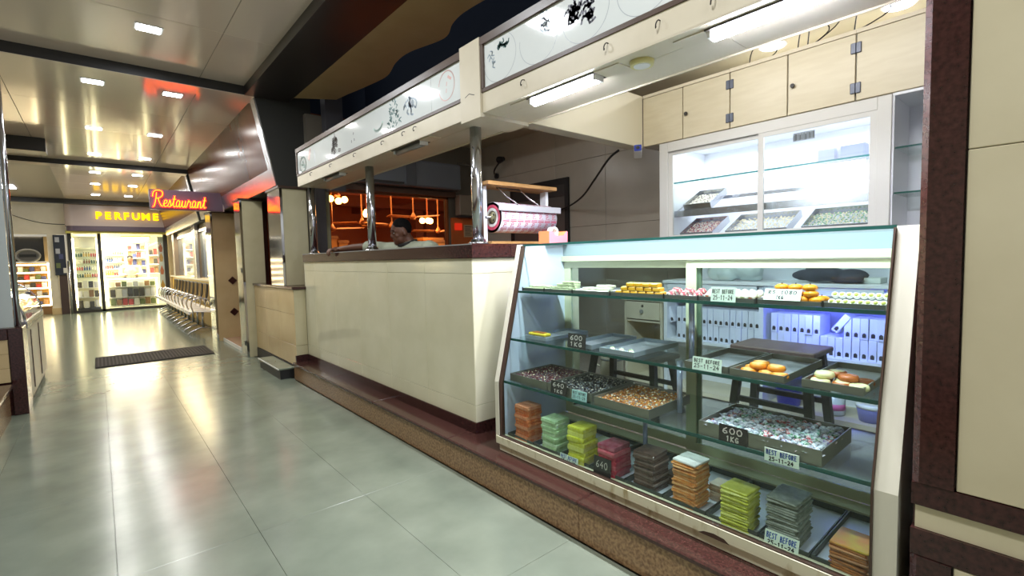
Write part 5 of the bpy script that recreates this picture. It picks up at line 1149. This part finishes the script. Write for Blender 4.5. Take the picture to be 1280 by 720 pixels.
# ------------------------------------------------------------------ wrapping roll, tape dispenser, camera, wall fittings
rf = thing('roll_stand', 'wooden topped stand holding the printed roll on the counter', 'stand', (2.29, 2.62, 1.392))
obj('top_board', CB(1.965, 2.52, 1.782, 2.605, 2.72, 1.808, .003), WOOD, rf); obj('base_board', CB(2.0, 2.54, 1.3925, 2.60, 2.72, 1.412, .003), WOOD, rf)
for x in (1.985, 2.565): obj('upright', B(x, 2.60, 1.412, x+.025, 2.66, 1.782), LAMINW, rf)
obj('axle', MB().cyl((1.99, 2.60, 1.575), (2.60, 2.60, 1.575), .010, n=10), STEEL, rf, True)
obj('cutter_bar', MB().cbox(2.02, 2.478, 1.612, 2.60, 2.49, 1.655, .003), pm('cutter_bar_mat', '#b5b5ba', .5), rf)
for x in (2.14, 2.34): obj('spring_arm', MB().tube(smooth_pts([(x-.03, 2.60, 1.782), (x, 2.55, 1.72), (x+.045, 2.50, 1.67), (x+.045, 2.488, 1.65)], 4), .005, 6), STEEL, rf, True)
obj('wire_bridge', MB().tube([(2.10,2.60,1.778),(2.32,2.60,1.778)], .005, 6), DARKG, rf, True)
ro = thing('printed_roll', 'thick roll of white wrapping paper printed with red blocks', 'roll', (2.31, 2.60, 1.575))
RP = pm('roll_paper_mat', '#e3e0ec', .35, coat=.2); RRED = pm('roll_red_mat', '#c94a66', .4); RE = pm('roll_end_mat', '#e3c9bf', .5)
obj('paper', MB().lathe([(.042,2.055),(.1035,2.055),(.1035,2.575),(.042,2.575)], (0,2.60,1.575), 40, 'x'), RP, ro, True)
obj('roll_end', MB().lathe([(.088,2.0535),(.1025,2.0535)], (0,2.60,1.575), 40, 'x'), RE, ro)
for r0, r1 in ((.066, .086),):
    mb = MB(); n = 40
    for k in range(n):
        a, b = 2*PI*k/n, 2*PI*(k+1)/n
        mb.add([(2.0525, 2.60+r*math.cos(t), 1.575+r*math.sin(t)) for r, t in ((r0,a),(r1,a),(r1,b),(r0,b))], [(0,1,2,3)])
    obj('red_ring', mb, RRED, ro)
mb = MB(); n = 32
for k in range(n):
    a, b = 2*PI*k/n, 2*PI*(k+1)/n
    for r0, r1, x in ((.046,.064,2.0528),):
        mb.add([(x, 2.60+r*math.cos(t), 1.575+r*math.sin(t)) for r, t in ((r0,a),(r1,a),(r1,b),(r0,b))], [(0,1,2,3)])
obj('pale_ring', mb, WHITE, ro)
obj('core_hub', MB().lathe([(.012,2.035),(.02,2.04),(.04,2.05),(.041,2.053)], (0,2.60,1.575), 12, 'x'), pm('hub_mat', '#8a8668', .4, .4), ro)
for k in range(5):
    a = 2*PI*k/5; obj('hub_slot', MB().ell((2.046, 2.60+.027*math.cos(a), 1.575+.027*math.sin(a)), (.004,.009,.009), 8, 5), BLACK, ro)
prt = MB()
def onroll(x, s): a = s/.1035; return (x, 2.60-.1042*math.cos(a), 1.575+.1042*math.sin(a))
def patch(x0, x1, s0, s1, m=4):
    for i in range(m):
        sa, sb = s0+(s1-s0)*i/m, s0+(s1-s0)*(i+1)/m
        prt.add([onroll(x0,sa), onroll(x1,sa), onroll(x1,sb), onroll(x0,sb)], [(0,1,2,3)])
for row in range(-2, 4):
    s0 = row*.062-.02
    for c in range(8):
        x0 = 2.066+c*.064
        patch(x0, x0+.056, s0+.050, s0+.057, 1); patch(x0, x0+.056, s0+.0, s0+.004, 1)
        patch(x0+.014, x0+.018, s0+.014, s0+.042); patch(x0+.014, x0+.034, s0+.040, s0+.044, 1); patch(x0+.031, x0+.035, s0+.028, s0+.042, 2)
        patch(x0+.016, x0+.034, s0+.026, s0+.030, 1); patch(x0+.010, x0+.024, s0+.013, s0+.017, 1); patch(x0+.028, x0+.046, s0+.012, s0+.015, 1)
o = obj('red_print', prt, RRED, ro); 
td = thing('tape_dispenser', 'pink and orange tape dispenser on the left end of the display case top', 'dispenser', (2.17, 2.13, 1.3742))
prof = [(2.09,1.3745),(2.25,1.3745),(2.252,1.455),(2.243,1.458),(2.215,1.432),(2.165,1.428),(2.14,1.438),(2.115,1.456),(2.09,1.458)]
obj('body', MB().prism(prof, 'y', 2.095, 2.185), pm('dispenser_mat', '#dd7d50', .4), td); obj('side_face', MB().prism([(x, z_) for x, z_ in prof], 'y', 2.0935, 2.0949), pm('dispenser_pink_mat', '#e3828c', .4), td)
tp = MB(); n = 24
for k in range(n):
    a, b = 2*PI*k/n, 2*PI*(k+1)/n; P = lambda r, t, y: (2.165+r*math.cos(t), y, 1.452+r*math.sin(t))
    for (r0, y0, r1, y1) in ((.033,2.12,.033,2.155),(.033,2.155,.022,2.155),(.022,2.155,.022,2.12),(.022,2.12,.033,2.12)):
        tp.add([P(r0,a,y0), P(r1,a,y1), P(r1,b,y1), P(r0,b,y0)], [(0,1,2,3)])
obj('tape_reel', tp, WHITE, td, True)
cc = thing('security_camera', 'white bullet security camera with a blue front under the overhead cabinets', 'camera', (3.5, 2.52, 2.2))
M_ = Matrix.Rotation(math.radians(35), 4, 'Z') @ Matrix.Rotation(math.radians(18), 4, 'Y')
def mv(mb, M, off): mb.v = [tuple((M @ Vector(p)) + Vector(off)) for p in mb.v]; return mb
off = (3.50, 2.44, 2.155)
obj('bracket', MB().lathe([(.03,-.008),(.03,0)], (3.52,2.47,2.212), 12).cyl((3.52,2.47,2.205),(3.51,2.45,2.17),.010,n=8), WHITE, cc)
obj('housing', mv(MB().cbox(-.075,-.032,-.03,.05,.032,.03,.006), M_, off), WHITE, cc); obj('front_face', mv(MB().cbox(-.083,-.030,-.028,-.0752,.030,.028,.004), M_, off), pm('cam_blue_mat', '#2d3f9c', .2), cc); obj('lens', mv(MB().lathe([(.014,-.088),(.016,-.0835)], (0,0,0), 12, 'x'), M_, off), BLACK, cc)
tag(obj('camera_cable', MB().tube(smooth_pts([(3.48,2.62,2.205),(3.50,2.75,2.15),(3.72,3.1,2.03),(4.05,3.55,1.94),(4.40,4.1,1.90),(4.46,4.5,1.86),(4.46,5.0,1.85)], 8), .010, 6), CABLE), 'thick black cable drooping from the security camera across the back wall', 'cable')
wlp = thing('wall_spotlight', 'small black spotlight on a bent arm high on the back wall', 'lamp', (4.48, 5.4, 2.55))
obj('base', MB().lathe([(.04,0),(.04,.03)], (4.47,5.55,2.49), 10, 'x'), DARKG, wlp); obj('arm', MB().tube(smooth_pts([(4.46,5.55,2.49),(4.40,5.50,2.54),(4.36,5.38,2.60),(4.34,5.28,2.64)], 4), .012, 6), DARKG, wlp, True); obj('head', MB().lathe([(.03,-.05),(.05,.05)], (4.33,5.25,2.66), 12, 'y'), BLACK, wlp)
ac = thing('air_conditioner', 'dim gray indoor air conditioner high above the orange window', 'air conditioner', (3.2, 5.9, 2.3))
obj('casing', CB(2.46, 5.72, 2.27, 3.98, 5.93, 2.62, .02), pm('ac_mat', '#6d7278', .4), ac); obj('joint_cover', CB(3.10, 5.705, 2.275, 3.26, 5.719, 2.615, .003), pm('ac2_mat', '#565a5e', .4), ac); obj('outlet', B(2.5, 5.712, 2.285, 3.08, 5.7195, 2.31), DARKG, ac)
jb = thing('junction_box', 'gray junction box with a pipe at the right of the orange window', 'box', (4.15, 5.9, 2.0))
obj('body', CB(4.0, 5.80, 1.93, 4.30, 5.93, 2.22, .008), pm('jb_mat', '#8a7d6c', .5), jb); obj('base_trim', B(4.02, 5.82, 1.90, 4.30, 5.93, 1.929), DARKG, jb)
tag(obj('drain_pipe', MB().tube(smooth_pts([(4.0,5.82,2.66),(4.2,5.80,2.64),(4.27,5.80,2.55),(4.27,5.80,2.23)], 5), .022, 8), pm('pipe_mat', '#5c564d', .5)), 'gray pipe bending down beside the air conditioner', 'pipe')
tag(obj('exit_glow_sign', CB(3.98, 5.905, 1.72, 4.10, 5.925, 1.82, .003), em('red_dim_glow', '#ff3a20', .55)), 'small glowing red sign on the orange pier', 'sign')
wn = thing('wall_notice', 'small framed notice on the orange pier behind the pole', 'notice', (4.25, 5.9, 1.7))
obj('paper', B(4.14, 5.915, 1.62, 4.29, 5.928, 1.80), pm('notice_paper_mat', '#b59a78', .6), wn); nm_ = MB()
for k in range(5): nm_.box(4.155, 5.913, 1.645+.03*k, 4.275-.02*(k % 2), 5.9149, 1.655+.03*k)
obj('print_lines', nm_, DARKG, wn)

# ------------------------------------------------------------------ people
def body_from(name, balls, limbs, mat, parent, voxel=.008, sm=4):
    mb = MB()
    for c, r, M in balls: mb.ell(c, r, 16, 12, M)
    for pts, rad in limbs:
        n = len(pts); sp = smooth_pts(pts, 4) if n > 2 else [Vector(p) for p in pts]
        rs_ = []
        for i in range(len(sp)):
            u = i/(len(sp)-1)*(n-1); k = min(int(u), n-2); rs_.append(rad[k]+(rad[k+1]-rad[k])*(u-k))
        mb.tube(sp, rs_, 12)
        mb.ell(sp[0], rs_[0], 10, 8); mb.ell(sp[-1], rs_[-1], 10, 8)
    o = obj(name, mb, mat, parent)
    rm = o.modifiers.new('remesh', 'REMESH'); rm.mode = 'VOXEL'; rm.voxel_size = voxel; rm.use_smooth_shade = True
    s = o.modifiers.new('smooth', 'SMOOTH'); s.factor = .5; s.iterations = sm
    return o
def frame(d, upv=(0,0,1)):
    f = Vector(d).normalized(); l = Vector(upv).cross(f).normalized(); u = f.cross(l)
    return Matrix(((f.x,l.x,u.x,0),(f.y,l.y,u.y,0),(f.z,l.z,u.z,0),(0,0,0,1)))
def person(label, H, d, hs, sh_l, sh_r, chest, hip, arms, hands, shirt, skin, hair, collar=None, vox=.007, legs=None):
    t = thing('person', label, 'person', (hip[0], hip[1], 0 if legs is None else legs[0][-1][2]))
    M = frame(d); H = Vector(H)
    def hp(f, l, u): return tuple(H + (M.to_3x3() @ Vector((f, l, u)))*hs)
    balls = [(hp(0,0,.015), tuple(a*hs for a in (.096,.075,.105)), M), (hp(.03,0,-.055), tuple(a*hs for a in (.068,.058,.065)), M), (hp(.070,0,-.092), tuple(a*hs for a in (.026,.030,.022)), M),
             (hp(.098,0,-.018), tuple(a*hs for a in (.018,.015,.022)), M), (hp(.104,0,-.026), tuple(a*hs for a in (.013,.014,.011)), M), (hp(.092,0,.005), tuple(a*hs for a in (.011,.010,.022)), M),
             (hp(.080,.03,.022), tuple(a*hs for a in (.016,.026,.009)), M), (hp(.080,-.03,.022), tuple(a*hs for a in (.016,.026,.009)), M), (hp(.085,0,-.060), tuple(a*hs for a in (.013,.024,.007)), M), (hp(.083,0,-.070), tuple(a*hs for a in (.013,.020,.008)), M),
             (hp(.060,.044,-.024), tuple(a*hs for a in (.022,.016,.020)), M), (hp(.060,-.044,-.024), tuple(a*hs for a in (.022,.016,.020)), M),
             (hp(-.008,.078,-.012), tuple(a*hs for a in (.020,.008,.032)), M), (hp(-.008,-.078,-.012), tuple(a*hs for a in (.020,.008,.032)), M)]
    nb_ = Vector(chest)+Vector((0,0,.10))
    limbs = [([hp(-.025,0,-.05), tuple((Vector(hp(-.035,0,-.12))+nb_)/2), tuple(nb_)], [.056*hs,.054*hs,.066*hs]), ([tuple(nb_), chest, tuple((Vector(chest)+Vector(hip))/2), hip], [.075,.125,.13,.135]), ([sh_l, tuple(nb_-Vector((0,0,.05))), sh_r], [.055,.075,.055])]
    for pts in arms: limbs.append((pts, [.048,.042,.038,.031,.027][:len(pts)] if len(pts) > 3 else [.045,.037,.027]))
    if legs:
        for lg_ in legs: limbs.append((lg_, [.085,.062,.042])); limbs.append(([lg_[-1], tuple(Vector(lg_[-1])+Vector((-.16,0,-.015)))], [.04,.032]))
    for chains in hands:
        for pts, rad in chains: limbs.append((pts, rad))
    b = body_from('body', balls, limbs, skin, t, vox)
    # hair cap
    hr = MB()
    hr.ell(hp(-.014,0,.036), tuple(a*hs for a in (.096,.081,.098)), 20, 14, M)
    hv = []
    Mi = M.to_3x3().inverted()
    for p in hr.v:
        q = Mi @ (Vector(p)-H)/hs
        if q.x > .05 and q.z < .07: q.z = max(q.z, .058); q.x = min(q.x, .086)
        if q.z < -.03: q.z = -.03+(q.z+.03)*.4; 
        if q.x > -.02 and q.z < .045 and abs(q.y) > .03: q.y *= .86
        hv.append(tuple(H+(M.to_3x3() @ q)*hs))
    hr.v = hv; ho = obj('hair', hr, hair, t, True)
    for s_3 in (-1, 1):
        e = obj('eye', MB().ell(hp(.0835, s_3*.031, .004), tuple(a*hs for a in (.007,.011,.0045)), 10, 6, M), pm('eye_mat', '#d9d2c8', .3) if 'eye_mat' not in MATS else MATS['eye_mat'], t, True)
        obj('iris', MB().ell(hp(.0885, s_3*.031, .003), tuple(a*hs for a in (.003,.0065,.0065)), 8, 6, M), BLACK, e, True)
        obj('eyebrow', MB().tube([hp(.089, s_3*.014, .027), hp(.094, s_3*.031, .034), hp(.080, s_3*.052, .027)], .0042*hs, 6), hair, t, True)
    return t, hp
# the leaning man: facing the corridor, right arm laid out along the counter
d_ = (-.93, .20, -.22)
sh_r, sh_l = (2.03, 4.16, 1.395), (2.22, 3.66, 1.395)
hand_o = Vector((1.775, 4.72, 1.412))
fing = []
for k, (dy, ln) in enumerate(((-.045,.062),(-.022,.072),(.0,.076),(.022,.066))):
    b0 = hand_o+Vector((-.01, dy*.9+.012, .004)); b1 = b0+Vector((-.036, .012+dy*.12, .006)); b2 = b1+Vector((-.018, .004, -ln*.45)); b3 = b2+Vector((.002, 0, -ln*.42))
    fing.append(([tuple(b0), tuple(b1), tuple(b2), tuple(b3)], [.0105,.0098,.009,.0078]))
fing.append(([tuple(hand_o+Vector((.02,-.04,.0))), tuple(hand_o+Vector((-.012,-.072,.004))), tuple(hand_o+Vector((-.036,-.082,-.004)))], [.012,.010,.0085]))
fing.append(([tuple(hand_o+Vector((.035,-.018,.004))), tuple(hand_o+Vector((-.006,-.006,.004)))], [.026,.030]))
fing.append(([tuple(hand_o+Vector((.03,.0,.004))), tuple(hand_o+Vector((-.010,.022,.002)))], [.022,.024]))
hl = Vector((2.27, 3.56, .90)); fl = []
for k in range(4): fl.append(([tuple(hl+Vector((-.01,-.03+.02*k,0))), tuple(hl+Vector((-.05,-.034+.021*k,.004))), tuple(hl+Vector((-.085,-.034+.021*k,-.012)))], [.010,.009,.0078]))
fl.append(([tuple(hl+Vector((.02,.04,0))), tuple(hl+Vector((-.02,.062,.0))), tuple(hl+Vector((-.05,.06,-.004)))], [.012,.010,.008]))
fl.append(([tuple(hl+Vector((.03,0,0))), tuple(hl+Vector((-.005,0,.0)))], [.028,.032]))
man, hp = person('man in a pale gray T-shirt leaning on the counter, arm stretched along it', (2.09, 3.965, 1.553), d_, .93, sh_l, sh_r, (2.24, 3.90, 1.27), (2.60, 3.86, 1.0),
    [[sh_r, (1.97, 4.36, 1.43), (1.90, 4.50, 1.432), (1.84, 4.62, 1.426), (1.80, 4.70, 1.418)], [sh_l, (2.30, 3.56, 1.27), (2.33, 3.52, 1.15), (2.31, 3.54, 1.04), (2.28, 3.56, .94)]], [fing, fl], None, SKIN, HAIR,
    legs=[[(2.60, 3.77, .98), (2.58, 3.74, .56), (2.66, 3.72, .225)], [(2.60, 3.95, .98), (2.58, 3.99, .56), (2.66, 4.0, .225)]])
shirt = body_from('shirt', [((2.24, 3.90, 1.25), (.15, .20, .17), None), ((2.06, 4.12, 1.40), (.07, .09, .07), None), ((2.21, 3.70, 1.395), (.08, .09, .075), None)],
    [([(2.17, 3.93, 1.37), (2.26, 3.90, 1.25), (2.44, 3.87, 1.12), (2.62, 3.86, .98)], [.115,.155,.155,.155]), ([(2.22, 3.67, 1.385), (2.16, 3.90, 1.375), (2.03, 4.15, 1.39)], [.075,.10,.075]),
     ([(2.04, 4.13, 1.395), (1.995, 4.29, 1.42), (1.965, 4.385, 1.43)], [.072,.064,.062]), ([(2.22, 3.67, 1.385), (2.29, 3.57, 1.28)], [.07,.062])], SHIRT, man, .009, 5)
nk = MB(); cN = Vector((2.135, 3.945, 1.452)); Mn = frame((-.30, .06, .95))
nk.tube([tuple(cN + Mn.to_3x3() @ Vector((0, .072*math.cos(a), .078*math.sin(a)))) for a in [2*PI*k/20 for k in range(20)]], .017, 8, True)
obj('collar', nk, COLLR, man, True)
tr = body_from('trousers', [], [([(2.60, 3.78, 1.0), (2.58, 3.74, .58), (2.66, 3.72, .24)], [.115,.085,.065]), ([(2.60, 3.94, 1.0), (2.58, 3.99, .58), (2.66, 4.0, .24)], [.115,.085,.065])], COLLR, man, .012, 4)
# the perfume vendor, far away behind the counter
V0 = Vector((.80, 19.75, 0))
ven, hp2 = person('vendor in a cream shirt standing behind the lit perfume counter', tuple(V0+Vector((0,0,1.52))), (0, -1, -.12), 1.0, tuple(V0+Vector((-.19,0,1.28))), tuple(V0+Vector((.19,0,1.28))), tuple(V0+Vector((0,.02,1.2))), tuple(V0+Vector((0,.05,.9))),
    [[tuple(V0+Vector((-.19,0,1.28))), tuple(V0+Vector((-.26,-.05,1.04))), tuple(V0+Vector((-.10,-.28,1.02)))], [tuple(V0+Vector((.19,0,1.28))), tuple(V0+Vector((.26,-.05,1.04))), tuple(V0+Vector((.10,-.28,1.02)))]],
    [[([tuple(V0+Vector((s*(.09-.018*k),-.29,1.02))), tuple(V0+Vector((s*(.07-.02*k),-.36,1.01)))], [.012,.009]) for k in range(5)] for s in (-1, 1)], None, pm('skin2_mat', '#8f5f3f', .5), HAIR, vox=.014,
    legs=[[tuple(V0+Vector((s*.09,.05,.88))), tuple(V0+Vector((s*.1,.03,.48))), tuple(V0+Vector((s*.1,.06,.06)))] for s in (-1, 1)])
body_from('shirt', [(tuple(V0+Vector((0,.02,1.15))), (.20,.13,.2), None)], [([tuple(V0+Vector((-.19,0,1.27))), tuple(V0+Vector((.19,0,1.27)))], [.075,.075]), ([tuple(V0+Vector((0,.03,1.2))), tuple(V0+Vector((0,.05,.88)))], [.15,.16])] +
    [([tuple(V0+Vector((s*.20,0,1.27))), tuple(V0+Vector((s*.26,-.05,1.05))), tuple(V0+Vector((s*.16,-.18,1.03)))], [.07,.06,.055]) for s in (-1, 1)], pm('vendor_shirt_mat', '#ddcfae', .8), ven, .014, 4)
body_from('trousers', [], [([tuple(V0+Vector((s*.09,.05,.92))), tuple(V0+Vector((s*.1,.03,.48))), tuple(V0+Vector((s*.1,.06,.08)))], [.12,.085,.065]) for s in (-1, 1)], COLLR, ven, .016, 3)
